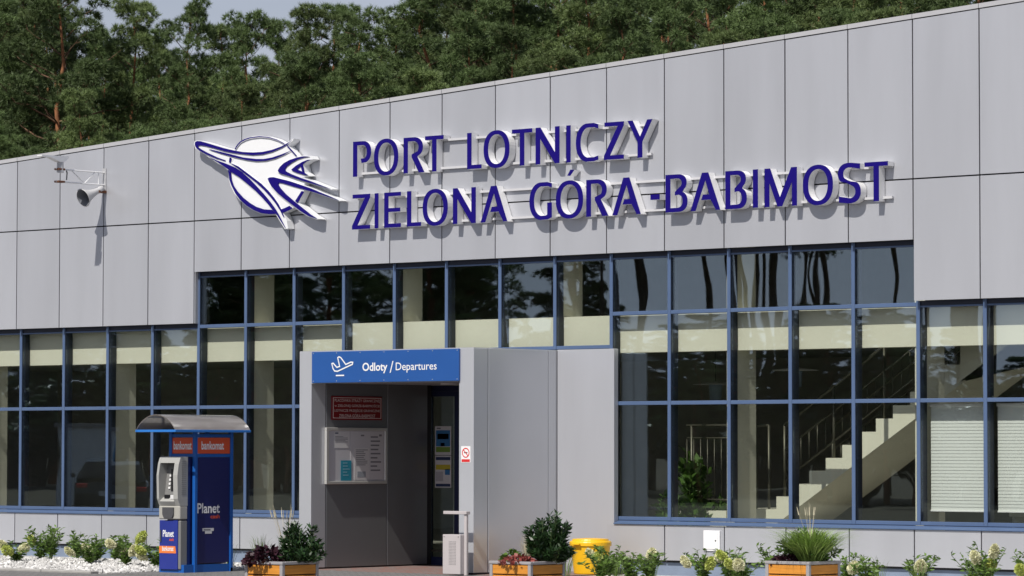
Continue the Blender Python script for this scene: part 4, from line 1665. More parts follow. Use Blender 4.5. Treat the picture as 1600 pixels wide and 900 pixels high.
def leaves(c, d, L, w, rng, flat=0.5):
    """pointed leaf quads from c along d, faces turned partly upward"""
    n = len(c)
    upv = np.tile(np.array([0, 0, 1.0]), (n, 1)) * flat + rng.normal(size=(n, 3)) * (1 - flat)
    s = unit(np.cross(d, upv)) * w[:, None] * .5
    m_ = c + d * (L * .45)[:, None]
    nrm = unit(np.cross(s, d))
    v = np.empty((n, 4, 3))
    v[:, 0] = c
    v[:, 1] = m_ + s + nrm * (w * .12)[:, None]
    v[:, 2] = c + d * L[:, None] - nrm * (L * .10)[:, None]
    v[:, 3] = m_ - s + nrm * (w * .12)[:, None]
    return v.reshape(-1, 3)


def pine_parts(seed, H, cf, spread, dens=1.0, needle=1.0):
    """returns (trunk MB, needle triangles) of one pine of height H; cf is the bare fraction of the stem"""
    rng = np.random.default_rng(seed)
    mb = MB()
    nseg = 12
    lean = rng.normal(size=2) * .010 * H
    wob = rng.normal(size=(nseg + 1, 2)) * .006 * H
    stem = []
    for i in range(nseg + 1):
        t = i / nseg
        stem.append(Vector((lean[0] * t * t + wob[i, 0] * t, lean[1] * t * t + wob[i, 1] * t, H * .97 * t)))
    r0 = .0115 * H + .02
    mb.tube(stem, [max(.012, r0 * (1 - .93 * (i / nseg) ** .9)) for i in range(nseg + 1)], 8)

    def at(z):
        t = min(max(z / (H * .97), 0), 1) * nseg
        i = min(int(t), nseg - 1)
        return stem[i].lerp(stem[i + 1], t - i)
    br_ = MB()
    cs, dsn = [], []
    z = H * cf
    ang = rng.uniform(0, 6.28)
    while z < H * .965:
        t = (z - H * cf) / (H * (1 - cf))
        prof = min(1.0, .55 + 1.8 * t) * (1 - t) ** .74
        for b in range(rng.integers(3, 5)):
            ang += 2.4 + rng.normal() * .35
            L = spread * prof * rng.uniform(.5, 1.15) + .16
            rise = .05 + .95 * t + rng.normal() * .14
            base = at(z + rng.uniform(-.12, .12))
            dirh = Vector((math.cos(ang), math.sin(ang), 0))
            pts = []
            for k in range(6):
                s = k / 5
                p = base + dirh * L * s + Vector((0, 0, L * (rise * s - .12 * s + .30 * s * s * (1 - t)))) + Vector(rng.normal(size=3) * .04 * L * s)
                pts.append(p)
            br_.tube(pts, [max(.006, .017 * L * (1 - .8 * k / 5) + .004) for k in range(6)], 4, cap=False)
            npad = max(1, int(L * 1.15 * dens + rng.uniform(0, .9)))
            for k in range(npad + 1):
                s = 1.0 - .62 * k / (npad + .5) + rng.normal() * .05
                s = min(max(s, .2), 1.0)
                i = min(int(s * 5), 4)
                p = pts[i].lerp(pts[i + 1], s * 5 - i)
                side = Vector((-dirh.y, dirh.x, 0)) * rng.normal() * .26 * L ** .5
                q = p + side + Vector((0, 0, abs(rng.normal()) * .08 + .05))
                br_.tube([p, q], [.008, .004], 3, cap=False)
                R_ = (.28 + .30 * rng.uniform()) * (.50 + .50 * (1 - t)) * (1.05 if k == 0 else .95)
                ng = int(300 * R_ * R_ * dens) + 8
                vv = rng.normal(size=(ng, 3))
                vv[:, 2] = vv[:, 2] * .8 + .35
                vv /= np.linalg.norm(vv, axis=1)[:, None]
                rr = R_ * rng.uniform(.45, 1.0, ng) ** .6
                for j in range(ng):
                    c = q + Vector((vv[j, 0] * rr[j], vv[j, 1] * rr[j], vv[j, 2] * rr[j] * .62))
                    cs.append(c)
                    dsn.append((Vector(vv[j]) * .8 + dirh * .3 + Vector((0, 0, .55))).normalized())
        z += rng.uniform(.42, .76)
    for k in range(10):
        cs.append(at(H * (.93 + .004 * k)) + Vector((0, 0, .03 * k)))
        dsn.append(Vector((0, 0, 1)))
    C = np.array(cs)
    D = np.array(dsn)
    nb = 21
    C2 = np.repeat(C, nb, 0)
    D2 = unit(np.repeat(D, nb, 0) * .75 + unit(rng.normal(size=(len(C2), 3))) * 1.0)
    Ln = rng.uniform(.11, .19, len(C2)) * needle
    Wn = rng.uniform(.014, .024, len(C2)) * needle
    return mb, br_, blades(C2, D2, Ln, Wn, rng)


PINES = []


def make_pine(seed, H, cf, spread, mat_n, bark='bark', dens=1.0):
    mb, br_, tri = pine_parts(seed, H, cf, spread, dens)
    t = mb.build('trunk', M[bark], None, smooth=True)
    b = br_.build('branches', M['branch'], None, smooth=True)
    c = poly_mesh('crown', tri, 3, M[mat_n])
    for o in (t, b, c):
        COL.objects.unlink(o)
    PINES.append((t.data, b.data, c.data, H))
    return len(PINES) - 1


def put_pine(kind, x, y, H, rz, label, group, name='pine_tree', wide=1.0):
    tm, bm, cm, h0 = PINES[kind]
    r = thing(name, label, 'tree', (x, y, gz - .05), rz, group)
    s = H / h0
    r.scale = (s * wide, s * wide, s)
    for nm, me in (('trunk', tm), ('branches', bm), ('crown', cm)):
        o = bpy.data.objects.new(nm, me)
        COL.objects.link(o)
        o.parent = r
    return r


for i, (cf, sp, mm) in enumerate(((.30, 1.8, 'needles'), (.36, 2.1, 'needles2'), (.32, 1.6, 'needles'), (.42, 2.2, 'needles'), (.28, 1.7, 'needles2'), (.38, 1.9, 'needles'))):
    make_pine(100 + i, 14.0, cf, sp, mm)

# ------------------------------------------------------------------ the pine forest behind the terminal
def ground_at(px, Y):
    """x on the line y = Y seen at pixel column px"""
    return on_y(px, 400, Y)[0]


def height_to(px, py, x, y):
    d = math.hypot(x - CAM[0], y - CAM[1])
    w = np.dot(np.array([x, y, 1.5]) - CAM, _fw)
    return CAM[2] + (702 - py) / F_PX * w - gz


zones = [(-400, 150, 'above the loudspeaker arm'), (150, 300, 'between the loudspeaker arm and the bird emblem'), (300, 540, 'above the bird emblem'),
         (540, 840, 'above the start of the upper lettering'), (840, 1130, 'above the end of the upper lettering'), (1130, 2200, 'above the last letters at the right')]


def zone(px):
    for a, b, s in zones:
        if a <= px < b:
            return s
    return zones[-1][2]


rngF = random.Random(5)
GRP = 'pines of the forest behind the terminal'
# the skyline trees: column, row depth y, top pixel row
skyline = [(-150, 33, -60), (-70, 36, -40), (-20, 32, -6), (38, 35, -26), (95, 32, -70), (148, 41, 26), (196, 34, -26), (246, 42, 34), (288, 33, -14), (347, 40, 10), (392, 34, 2), (428, 41, 14), (474, 33, -18),
           (522, 36, -8), (566, 33, -2), (606, 37, -4), (640, 43, 42), (682, 33, -50), (745, 37, -60), (800, 33, -70), (862, 37, -80), (925, 33, -70), (990, 37, -90), (1055, 33, -90), (1125, 38, -100), (1195, 33, -110),
           (1270, 37, -120), (1340, 33, -130), (1420, 37, -140), (1510, 33, -150), (1600, 36, -150), (-240, 37, -60), (1700, 34, -150), (1800, 37, -150)]
for i, (px, Y, py) in enumerate(skyline):
    x = ground_at(px, Y)
    H = height_to(px, py + (12 if 120 < px < 660 else 0), x, Y)
    put_pine((i * 5 + 1) % 6, x, Y, H, rngF.uniform(0, 6.28), 'tall pine of the forest skyline ' + zone(px), GRP, wide=rngF.uniform(1.1, 1.4) * 14 / H * (.80 if 120 < px < 660 else 1))
# lower trees at the forest edge, nearer to the building
i = 0
px = -220
while px < 1760:
    Y = rngF.uniform(24.5, 29.5)
    x = ground_at(px, Y)
    roofpx = 250 - .161 * px
    py = roofpx - rngF.uniform(10, 110) if px < 900 else rngF.uniform(-60, 60)
    H = height_to(px, py, x, Y)
    put_pine(i % 6, x, Y, H, rngF.uniform(0, 6.28), 'lower pine at the forest edge ' + zone(px), GRP, wide=rngF.uniform(.95, 1.2) * 14 / H * .8)
    px += rngF.uniform(55, 105)
    i += 1
# deeper rows closing the forest
px = -220
i = 0
while px < 1760:
    Y = rngF.uniform(46, 56)
    x = ground_at(px, Y)
    py = 78 if 110 < px < 290 else (98 if px < 670 and px > 110 else -70)
    py += rngF.uniform(-18, 18)
    H = height_to(px, py, x, Y)
    put_pine((i * 7 + 3) % 6, x, Y, H, rngF.uniform(0, 6.28), 'pine in the deeper rows of the forest ' + zone(px), GRP, wide=rngF.uniform(.9, 1.2) * 14 / H)
    px += rngF.uniform(24, 42)
    i += 1

# ------------------------------------------------------------------ trees across the road, seen mirrored in the glazing
make_pine(201, 17.0, .62, 2.3, 'needles', 'dark_bark', .9)
make_pine(202, 17.0, .68, 2.4, 'needles', 'dark_bark', .9)
G2 = 'pines across the road mirrored in the windows'
for i in range(46):
    t = i / 45
    X = -112 + 100 * t + rngF.uniform(-1, 1)
    Y = -72 + rngF.uniform(-8, 6)
    dense = X < -52
    k = rngF.choice((0, 1, 2, 4)) if dense else 6 + i % 2
    H = rngF.uniform(14, 17) if dense else rngF.uniform(15, 19)
    put_pine(k, X, Y, H, rngF.uniform(0, 6.28), 'dense pine across the road mirrored in the left windows' if dense else 'bare stemmed pine across the road mirrored in the right windows', G2, wide=1.25 if dense else 1.0)


def bush_mesh(seed, R, H, n, L, W_, mname, nm, trunk_r=.012):
    rng = np.random.default_rng(seed)
    stems = MB()
    cs, dd = [], []
    for k in range(max(6, int(n / 40))):
        a = rng.uniform(0, 6.28)
        rr = R * math.sqrt(rng.uniform(.02, 1))
        top = Vector((rr * math.cos(a), rr * math.sin(a), H * rng.uniform(.55, 1.0) * (1 - .35 * (rr / R) ** 2)))
        mid = top * .5 + Vector((0, 0, H * .08))
        mid.x *= .7
        mid.y *= .7
        stems.tube([(0.25 * top.x * .3, .25 * top.y * .3, 0), mid, top], [trunk_r, trunk_r * .7, trunk_r * .35], 4, cap=False)
        m_ = 40
        for j in range(m_):
            f = rng.uniform(.25, 1.0) ** .7
            p = mid.lerp(top, (f - .5) * 2) if f > .5 else Vector((0, 0, 0)).lerp(mid, f * 2)
            cs.append(p)
            a2 = rng.uniform(0, 6.28)
            dd.append((math.cos(a2), math.sin(a2), rng.uniform(.0, .9)))
    C = np.array(cs)
    D = unit(np.array(dd))
    n_ = len(C)
    return stems, leaves(C + D * .01, D, rng.uniform(.7, 1.2, n_) * L, rng.uniform(.8, 1.1, n_) * W_, rng, .55)


for i in range(64):
    X = -66 + 52 * (i % 32) / 31 + rngF.uniform(-.6, .6)
    Y = (-62 if i < 32 else -67) + rngF.uniform(-2, 2)
    put_pine(rngF.choice((0, 2, 4)), X, Y, rngF.uniform(5.6, 7.0) if X < -25.5 else rngF.uniform(4.0, 5.6), rngF.uniform(0, 6.28), 'young bushy pine across the road mirrored in the stair windows', G2, wide=1.9)
for i in range(44):
    X = -54 + 36 * i / 43 + rngF.uniform(-.6, .6)
    put_pine(6 + i % 2, X, rngF.uniform(-92, -70), rngF.uniform(16, 20), rngF.uniform(0, 6.28), 'bare stemmed pine across the road mirrored in the right windows', G2)
hs_, hl = bush_mesh(77, 2.6, 4.6, 3200, .42, .22, 'leaf_dark', 'x', .03)
ho = hs_.build('stems', M['dark_bark'])
hp = poly_mesh('foliage', hl, 4, M['leaf_dark'])
COL.objects.unlink(ho)
COL.objects.unlink(hp)
for i in range(60):
    X = -108 + 98 * i / 59 + rngF.uniform(-.8, .8)
    r = thing('shrub', 'dense dark shrub under the pines across the road', 'shrub', (X, -64 + rngF.uniform(-2, 2), gz), rngF.uniform(0, 6.28), 'shrubs across the road')
    s = rngF.uniform(.9, 1.35)
    r.scale = (s, s, s * rngF.uniform(.8, 1.0))
    for nm, me in (('stems', ho.data), ('foliage', hp.data)):
        o = bpy.data.objects.new(nm, me)
        COL.objects.link(o)
        o.parent = r


# ------------------------------------------------------------------ planters and what grows in them
def planter(label, corner, s=0.60):
    """corner: front right corner (nearest the camera), top rim z = 0.2"""
    cx, cy = corner[0] - s / 2, corner[1] + s / 2
    r = thing('planter_box', label, 'planter', (cx, cy, -.2), 0, 'planters in front of the terminal')
    h = s / 2
    zt_ = .2
    t = .045
    for sx in (-1, 1):
        for sy in (-1, 1):
            mb = MB()
            mb.bbox(cx + sx * h - (t if sx > 0 else 0), cx + sx * h + (t if sx < 0 else 0), cy + sy * h - (t if sy > 0 else 0), cy + sy * h + (t if sy < 0 else 0), -.196, zt_ - .036, .004)
            child(mb, 'corner_post', M['planter_grey'], r)
    mb = MB()
    for a, b, c, d in ((-h - .006, h + .006, -h - .006, -h + t), (-h - .006, h + .006, h - t, h + .006), (-h - .006, -h + t, -h + t + .0005, h - t - .0005), (h - t, h + .006, -h + t + .0005, h - t - .0005)):
        mb.bbox(cx + a, cx + b, cy + c, cy + d, zt_ - .035, zt_, .005)
    child(mb, 'rim', M['planter_grey'], r)
    for k in range(3):
        z1_ = zt_ - .042 - k * .118
        z0_ = z1_ - .104
        for ax_, sg in (('y', -1), ('y', 1), ('x', -1), ('x', 1)):
            mb = MB()
            if ax_ == 'y':
                y = cy + sg * (h - .014)
                mb.bbox(cx - h + t + .001, cx + h - t - .001, y - .010, y + .010, z0_, z1_, .004)
            else:
                x = cx + sg * (h - .014)
                mb.bbox(x - .010, x + .010, cy - h + t + .001, cy + h - t - .001, z0_, z1_, .004)
            child(mb, 'wooden_board', M['wood'], r)
    mb = MB()
    mb.box(cx - h + .03, cx + h - .03, cy - h + .03, cy + h - .03, -.19, zt_ - .05)
    child(mb, 'soil', M['soil'], r)
    return cx, cy, zt_ - .05


def corner_at(px):
    d = ray(px, 878)
    p = CAM + d * (.2 - CAM[2]) / d[2]
    return p


def plant(name, label, cat, loc, parts, group=None, rz=0.0, sc=1.0):
    r = thing(name, label, cat, loc, rz, group)
    r.scale = (sc, sc, sc)
    for nm, o in parts:
        o.parent = r
    return r


def leafy_ball(seed, R, H, n, L, W_, m, upward=.5, low=.1, shoots=26):
    """bushy evergreen: shoots with leaves whorled along them"""
    rng = np.random.default_rng(seed)
    st_ = MB()
    cs, dd = [], []
    per = max(6, n // shoots)
    for k in range(shoots):
        a = rng.uniform(0, 6.28)
        e = math.asin(rng.uniform(low, 1))
        tip = Vector((R * math.cos(a) * math.cos(e), R * math.sin(a) * math.cos(e), H * (.15 + .85 * math.sin(e)))) * rng.uniform(.75, 1.08)
        b = Vector((tip.x * .15, tip.y * .15, 0))
        m_ = b.lerp(tip, .5) + Vector((tip.x * .12, tip.y * .12, 0))
        st_.tube([b, m_, tip], [.006, .005, .002], 4, cap=False)
        for j in range(per):
            f = rng.uniform(.25, 1)
            p = m_.lerp(tip, (f - .5) * 2) if f > .5 else b.lerp(m_, f * 2)
            ax2 = (tip - m_).normalized()
            v = Vector(rng.normal(size=3))
            v = (v - ax2 * v.dot(ax2)).normalized()
            cs.append(p)
            dd.append((v * .9 + ax2 * rng.uniform(.2, 1.0) + Vector((0, 0, upward * .4))).normalized())
    C = np.array(cs)
    D = np.array(dd)
    n_ = len(C)
    o1 = st_.build('stems', M['stem'])
    o2 = poly_mesh('foliage', leaves(C, D, rng.uniform(.7, 1.2, n_) * L, rng.uniform(.8, 1.15, n_) * W_, rng, .35), 4, m)
    return [('stems', o1), ('foliage', o2)]


def grass_clump(seed, n, H, spread, m, w=.006, plumes=0, PH=.0):
    rng = np.random.default_rng(seed)
    V = []
    for k in range(n):
        a = rng.uniform(0, 6.28)
        L = H * rng.uniform(.55, 1.05)
        out_ = spread * rng.uniform(.1, 1.0)
        b = np.array([math.cos(a), math.sin(a), 0]) * rng.uniform(0, .05 + .12 * spread)
        d = np.array([math.cos(a), math.sin(a), 0])
        s = np.array([-d[1], d[0], 0]) * w * rng.uniform(.7, 1.2)
        p0, p1, p2, p3 = b, b + d * out_ * .2 + [0, 0, L * .45], b + d * out_ * .55 + [0, 0, L * .82], b + d * out_ * 1.0 + [0, 0, L * .95]
        for q0, q1, w0, w1 in ((p0, p1, 1, .9), (p1, p2, .9, .6), (p2, p3, .6, .05)):
            V += [q0 - s * w0, q0 + s * w0, q1 + s * w1, q1 - s * w1]
    o = poly_mesh('blades', np.array(V), 4, m)
    parts = [('blades', o)]
    if plumes:
        mb = MB()
        for k in range(plumes):
            a = rng.uniform(0, 6.28)
            d = Vector((math.cos(a), math.sin(a), 0)) * rng.uniform(.05, .22)
            mb.tube([(0, 0, .1), d * .5 + Vector((0, 0, PH * .6)), d + Vector((0, 0, PH * rng.uniform(.85, 1.05)))], [.0025, .002, .0015], 4)
            tp = d + Vector((0, 0, PH * .95))
            mb.tube([tp * .86, tp], [.006, .002], 5)
        parts.append(('plume', mb.build('plume', M['straw'])))
    return parts


def mound(seed, R, H, n, L, m):
    rng = np.random.default_rng(seed)
    a = rng.uniform(0, 6.28, n)
    r = R * np.sqrt(rng.uniform(0, 1, n))
    z = H * (1 - (r / R) ** 2) * rng.uniform(.6, 1, n) + .01
    C = np.stack([r * np.cos(a), r * np.sin(a), z], 1)
    D = unit(np.stack([np.cos(a), np.sin(a), rng.uniform(-.3, .7, n)], 1) + rng.normal(size=(n, 3)) * .35)
    return [('foliage', poly_mesh('foliage', leaves(C, D, rng.uniform(.7, 1.2, n) * L, rng.uniform(.7, 1.1, n) * L * .85, rng, .6), 4, m))]


# left planter
c = corner_at(441)
cx, cy, cz = planter('planter of orange boards and grey frame left of the entrance', (c[0], c[1]))
pz = 1 / 134.0
plant('laurel_shrub', 'dark green glossy shrub in the left planter beside purple leaves', 'shrub', (cx + .18, cy + .10, cz), leafy_ball(21, .28, .48, 1900, .08, .027, M['leaf_dark'], shoots=56))
plant('heuchera', 'dark purple leafed plant spilling over the front of the left planter', 'plant', (cx - .10, cy - .16, cz), mound(22, .23, .20, 420, .075, M['heuchera']))
plant('ornamental_grass', 'thin straw coloured grass stalks behind the purple plant in the left planter', 'grass', (cx - .08, cy + .14, cz), grass_clump(23, 60, .35, .16, M['grass'], .004, 12, .66))
# middle planter
c = corner_at(829)
cx, cy, cz = planter('planter of orange boards and grey frame right of the entrance', (c[0], c[1]), .62)
plant('laurel_shrub', 'large dark green glossy shrub in the planter right of the entrance', 'shrub', (cx + .22, cy + .12, cz), leafy_ball(31, .28, .60, 3000, .085, .027, M['leaf_dark'], shoots=80))
plant('heuchera', 'copper red leafed plant hanging over the rim of the middle planter', 'plant', (cx + .02, cy - .18, cz), mound(32, .20, .11, 240, .060, M['heuchera_red']))
plant('ornamental_grass', 'fine pale grass tuft in the middle of the planter right of the entrance', 'grass', (cx - .07, cy + .10, cz), grass_clump(33, 90, .42, .16, M['straw'], .003))
plant('hosta', 'low pale green leaf rosette at the left of the middle planter', 'plant', (cx - .21, cy - .02, cz), mound(34, .12, .16, 90, .08, M['leaf_hyd']))
# right planter
c = corner_at(1264)
cx, cy, cz = planter('planter of orange boards with tall grass before the stair windows', (c[0], c[1]), .62)
plant('ornamental_grass', 'tall bright green grass clump in the planter before the stair windows', 'grass', (cx + .10, cy + .02, cz), grass_clump(41, 950, .44, .62, M['bright_grass'], .0075, 9, .70))
plant('laurel_shrub', 'loose dark green shrub behind the tall grass clump', 'shrub', (cx - .02, cy + .16, cz), leafy_ball(42, .40, .46, 700, .075, .024, M['leaf'], shoots=30))
plant('heuchera', 'dark purple leafed plant at the left of the grass planter', 'plant', (cx - .14, cy - .14, cz), mound(43, .15, .12, 190, .065, M['heuchera']))


# ------------------------------------------------------------------ hydrangeas in the gravel beds
def hyd_parts(seed, H, R, n_fl, n_st=15):
    rng = np.random.default_rng(seed)
    st_ = MB()
    cs, dd = [], []
    tips = []
    for k in range(n_st):
        a = rng.uniform(0, 6.28)
        r = R * rng.uniform(.25, 1)
        tip = Vector((r * math.cos(a), r * math.sin(a), H * rng.uniform(.55, 1.0)))
        m_ = Vector((tip.x * .35, tip.y * .35, tip.z * .5))
        st_.tube([(0, 0, 0), m_, tip], [.006, .005, .003], 4, cap=False)
        tips.append(tip)
        for j in range(22):
            f = rng.uniform(.15, 1)
            p = m_.lerp(tip, (f - .5) * 2) if f > .5 else Vector((0, 0, 0)).lerp(m_, f * 2)
            a2 = rng.uniform(0, 6.28)
            cs.append(p)
            dd.append((math.cos(a2), math.sin(a2), rng.uniform(-.1, .8)))
    C = np.array(cs)
    D = unit(np.array(dd))
    n_ = len(C)
    parts = [('stems', st_.build('stems', M['stem'])), ('foliage', poly_mesh('foliage', leaves(C, D, rng.uniform(.7, 1.2, n_) * .082, rng.uniform(.8, 1.1, n_) * .034, rng, .5), 4, M['leaf_hyd']))]
    order = list(rng.permutation(n_st))
    for i in order[:n_fl] if n_fl else []:
        t = tips[i] * rng.uniform(.55, 1.0)
        t.y -= .06
        nf = 520
        hh = rng.uniform(.10, .17)
        rr = rng.uniform(.042, .072)
        u_ = rng.uniform(0, 1, nf)
        th = rng.uniform(0, 6.28, nf)
        rad = rr * np.sin(np.pi * np.clip(u_ * .86 + .12, 0, 1)) ** .8 * rng.uniform(.75, 1.05, nf)
        lean = Vector((t.x, t.y, 0)) * .35
        P = np.stack([rad * np.cos(th) + lean.x * u_, rad * np.sin(th) + lean.y * u_, (u_ - .25) * hh], 1) + np.array(t)
        Dn = unit(np.stack([np.cos(th), np.sin(th), rng.uniform(-.2, .9, nf)], 1) + rng.normal(size=(nf, 3)) * .5)
        parts.append(('flower_head', poly_mesh('flower_head', leaves(P, Dn, np.full(nf, .032), np.full(nf, .030), rng, .2), 4, M['flower'] if rng.uniform() < .72 else M['flower_green'])))
    return parts


HG = 'hydrangeas in the gravel bed along the facade'
hyd = [  # x, y, H, R, flowers, place
    (0.55, -1.2, .36, .26, 2, 'at the left edge of the photo'),
    (1.25, -2.0, .42, .34, 3, 'with two low blooms near the left edge'),
    (2.05, -1.3, .48, .34, 1, 'mostly leaves below the second base panel'),
    (2.75, -2.4, .33, .30, 3, 'with low cream blooms in the white gravel'),
    (3.30, -1.3, .42, .30, 1, 'tall and leafy below the third base panel'),
    (4.15, -2.2, .36, .30, 2, 'with one round bloom in the open gravel'),
    (5.20, -2.5, .47, .32, 4, 'full of cream blooms left of the cash machine'),
    (5.95, -2.6, .40, .24, 2, 'close beside the cash machine'),
    (12.95, -1.1, .42, .30, 2, 'right beside the yellow bin'),
    (13.75, -1.3, .36, .30, 1, 'below the white service hatch'),
    (14.55, -1.2, .42, .30, 3, 'right of the service hatch with round blooms'),
    (15.30, -1.6, .46, .26, 1, 'upright and leafy left of the grass planter'),
    (18.10, -1.5, .42, .32, 1, 'low and leafy right of the grass planter'),
    (19.25, -1.8, .60, .34, 3, 'tallest with a cone shaped bloom below the blinds'),
    (20.05, -2.0, .50, .30, 3, 'with yellowish blooms at the right edge'),
    (15.95, -2.2, .40, .30, 3, 'with cream blooms just left of the grass planter'),
    (16.70, -1.0, .40, .28, 1, 'half hidden behind the grass planter'),
]
for i, (x, y, H, R, nf, where) in enumerate(hyd):
    parts = hyd_parts(300 + i, H, R, nf)
    plant('hydrangea', 'cream flowering hydrangea ' + where, 'shrub', (x, y, -.205), parts, HG, sc=1.0)

LG = 'leafy hydrangeas without blooms in the gravel bed'
for i, (x, y, H, R, where) in enumerate(((1.75, -.8, .52, .30, 'tallest leaves below the second base panel'), (2.45, -.9, .46, .28, 'before the blue base wall under the third window'), (3.05, -.7, .40, .26, 'against the base wall under the fourth window'),
                                         (4.75, -1.1, .46, .30, 'thin and upright left of the cash machine'), (13.35, -1.8, .38, .28, 'below and left of the service hatch'), (14.1, -2.1, .40, .28, 'below and right of the service hatch'),
                                         (15.6, -1.1, .48, .24, 'upright behind the grass planter on its left'), (17.6, -1.9, .40, .26, 'just right of the grass planter'), (18.75, -1.3, .46, .32, 'spreading below the left blind'), (19.7, -1.1, .52, .26, 'behind the tall cone bloom'))):
    plant('hydrangea', 'yellowish green leafy hydrangea ' + where, 'shrub', (x, y, -.205), hyd_parts(360 + i, H, R, 0), LG)

# thin weeds against the base of the wall
for i, (x, y, H, where) in enumerate(((8.6 - 1.55, -1.6, .50, 'between the cash machine and the left planter'), (7.0, -2.2, .44, 'just right of the cash machine'), (4.7, -.6, .34, 'against the blue base wall left of the cash machine'),
                                      (12.75, -.7, .34, 'at the foot of the wall beside the bin'), (20.6, -1.0, .44, 'at the right edge below the blinds'), (3.85, -.9, .42, 'between the leafy hydrangeas on the left'), (0.2, -.8, .40, 'at the left edge of the photo'), (1.5, -.6, .46, 'behind the two low blooms'), (6.3, -.9, .46, 'behind the cash machine'), (5.5, -1.6, .40, 'among the blooms left of the cash machine'),
                                      (12.6, -1.6, .40, 'in front of the yellow bin'), (13.5, -.9, .40, 'under the left corner of the service hatch'), (14.9, -.9, .44, 'between the service hatch and the grass planter'), (17.3, -1.2, .40, 'behind the grass planter'), (18.4, -2.0, .40, 'below the left blind'), (19.9, -1.6, .50, 'before the right blind'), (16.2, -1.5, .44, 'left of the grass planter'))):
    plant('wild_grass', 'thin wiry grass tuft ' + where, 'grass', (x, y, -.205), grass_clump(400 + i, 40, H, .22, M['grass'], .004), 'grass tufts in the gravel bed')

# leafy house plant behind the glass next to the porch
plant('house_plant', 'big leafy green house plant behind the window next to the porch', 'plant', (12.62, 1.1, .10), leafy_ball(55, .50, 1.45, 900, .17, .085, M['leaf'], shoots=30), sc=1.0)


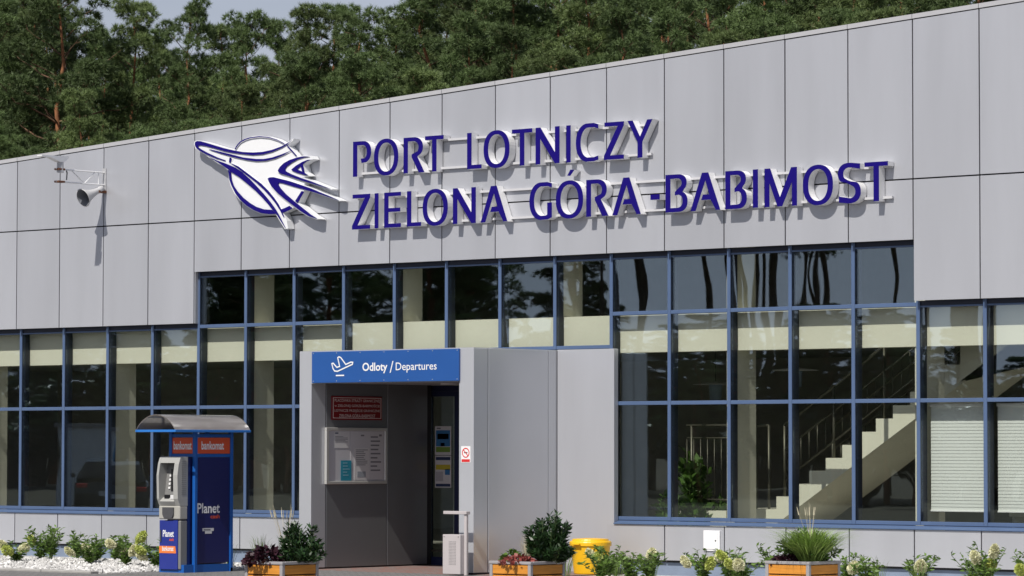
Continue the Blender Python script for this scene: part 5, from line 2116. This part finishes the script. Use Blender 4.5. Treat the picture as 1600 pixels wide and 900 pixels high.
# ------------------------------------------------------------------ cars parked across the forecourt, mirrored low in the left windows
def car(label, x, y, rz, paint):
    r = thing('parked_car', label, 'car', (x, y, gz + .02), rz, 'cars parked on the forecourt')

    def pc(mb, name, m, parent=None, smooth=False):
        o = mb.build(name, m, None, smooth=smooth)
        o.parent = parent or r
        return o
    low = [(-2.12, .30), (-2.16, .55), (-2.10, .82), (-1.55, .93), (-.95, .98), (1.05, .96), (1.75, .88), (2.08, .74), (2.16, .50), (2.10, .26), (1.72, .22), (1.66, .42), (1.50, .58), (1.32, .62), (1.14, .58), (.98, .42), (.92, .22),
           (-.92, .22), (-.98, .42), (-1.14, .58), (-1.32, .62), (-1.50, .58), (-1.66, .42), (-1.72, .24)]
    mb = MB()
    mb.prism(low, -.84, .84)
    body = pc(mb, 'body', paint)
    bv = body.modifiers.new('bevel', 'BEVEL')
    bv.width = .07
    bv.segments = 3
    bv.limit_method = 'ANGLE'
    bv.angle_limit = math.radians(50)
    roof = [(-1.95, .95), (-1.45, 1.36), (-.95, 1.45), (.05, 1.44), (.55, 1.34), (1.20, .975)]
    mb = MB()
    n_ = len(roof)
    vs = [(a, -.80 + .22 * (b - .95) / .5, b) for a, b in roof] + [(a, .80 - .22 * (b - .95) / .5, b) for a, b in roof]
    mb.add(vs, [tuple(range(n_)), tuple(range(2 * n_ - 1, n_ - 1, -1))] + [(i + 1, i, n_ + i, n_ + i + 1) for i in range(n_ - 1)])
    pc(mb, 'roof', paint)
    mb = MB()
    for sg in (-1, 1):
        for q in ([(-1.55, 1.0), (-1.28, 1.32), (-.62, 1.38), (-.62, .99)], [(-.52, .99), (-.52, 1.385), (.02, 1.375), (.46, 1.29), (.92, 1.0)]):
            mb.add([(a, sg * (.812 - .22 * (b - .95) / .5), b) for a, b in q], [(0, 1, 2, 3) if len(q) == 4 else (0, 1, 2, 3, 4)])
    for (a, b), (c, d) in (((-1.90, 1.01), (-1.50, 1.335)), ((1.12, 1.04), (.62, 1.325))):
        sx = -.014 if a < 0 else .014
        mb.add([(a + sx, -.70, b), (a + sx, .70, b), (c + sx, .56, d), (c + sx, -.56, d)], [(0, 1, 2, 3)])
    pc(mb, 'window', M['black'])
    for wx in (-1.32, 1.32):
        for sg in (-1, 1):
            mb = MB()
            mb.lathe([(0, -.10), (.30, -.10), (.325, -.07), (.325, .07), (.30, .10), (0, .10)], (wx, sg * .76, .325), (0, 1, 0), 24)
            w_ = pc(mb, 'wheel', M['black'])
            mb = MB()
            mb.lathe([(0, .085), (.06, .105), (.20, .102), (.215, .09)] if sg > 0 else [(0, -.085), (.06, -.105), (.20, -.102), (.215, -.09)], (wx, sg * .76, .325), (0, 1, 0), 20)
            pc(mb, 'rim', M['galv'], w_)
    for sg in (-1, 1):
        mb = MB()
        mb.bbox(-2.155, -2.05, sg * .66 - .14, sg * .66 + .14, .70, .82, .02)
        pc(mb, 'tail_light', M['red'])
        mb = MB()
        mb.bbox(2.02, 2.13, sg * .62 - .16, sg * .62 + .16, .60, .72, .02)
        pc(mb, 'headlight', M['white'])
        mb = MB()
        mb.bbox(.72, .86, sg * .92 - .08, sg * .92 + .08, .95, 1.07, .03)
        pc(mb, 'mirror', paint)
    mb = MB()
    mb.bbox(-2.195, -2.165, -.26, .26, .50, .615, .004)
    pc(mb, 'number_plate', M['pure_white'])
    return r


car('dark grey hatchback with its tail to the terminal, mirrored low in the second window', -23.4, -23.6, math.radians(-137), mat('dark_grey_paint', (.03, .034, .038), .3, .3, coat=.5))

# small cabin beyond the parked car, mirrored in the same window
cb = thing('ticket_cabin', 'pale grey cabin with a bright blue panel behind the dark hatchback', 'cabin', (-33.6, -32.0, gz + .02), math.radians(-47))
for nm, m, (a, b, c, d, e, f) in (('wall', M['white_face'], (-.75, .75, -1.2, 1.2, .0, 2.25)), ('roof', M['planter_grey'], (-.85, .85, -1.3, 1.3, 2.251, 2.36)),
                                  ('blue_panel', mat('cabin_blue', (.03, .24, .55), .4), (.751, .77, -1.15, .05, .35, 2.1)), ('window', M['black'], (.771, .785, -.55, -.15, 1.0, 1.7)),
                                  ('window_frame', M['white'], (.7705, .78, -.62, -.08, .92, .985))):
    mb = MB()
    mb.bbox(a, b, c, d, e, f, .006)
    o = mb.build(nm, m, cb)
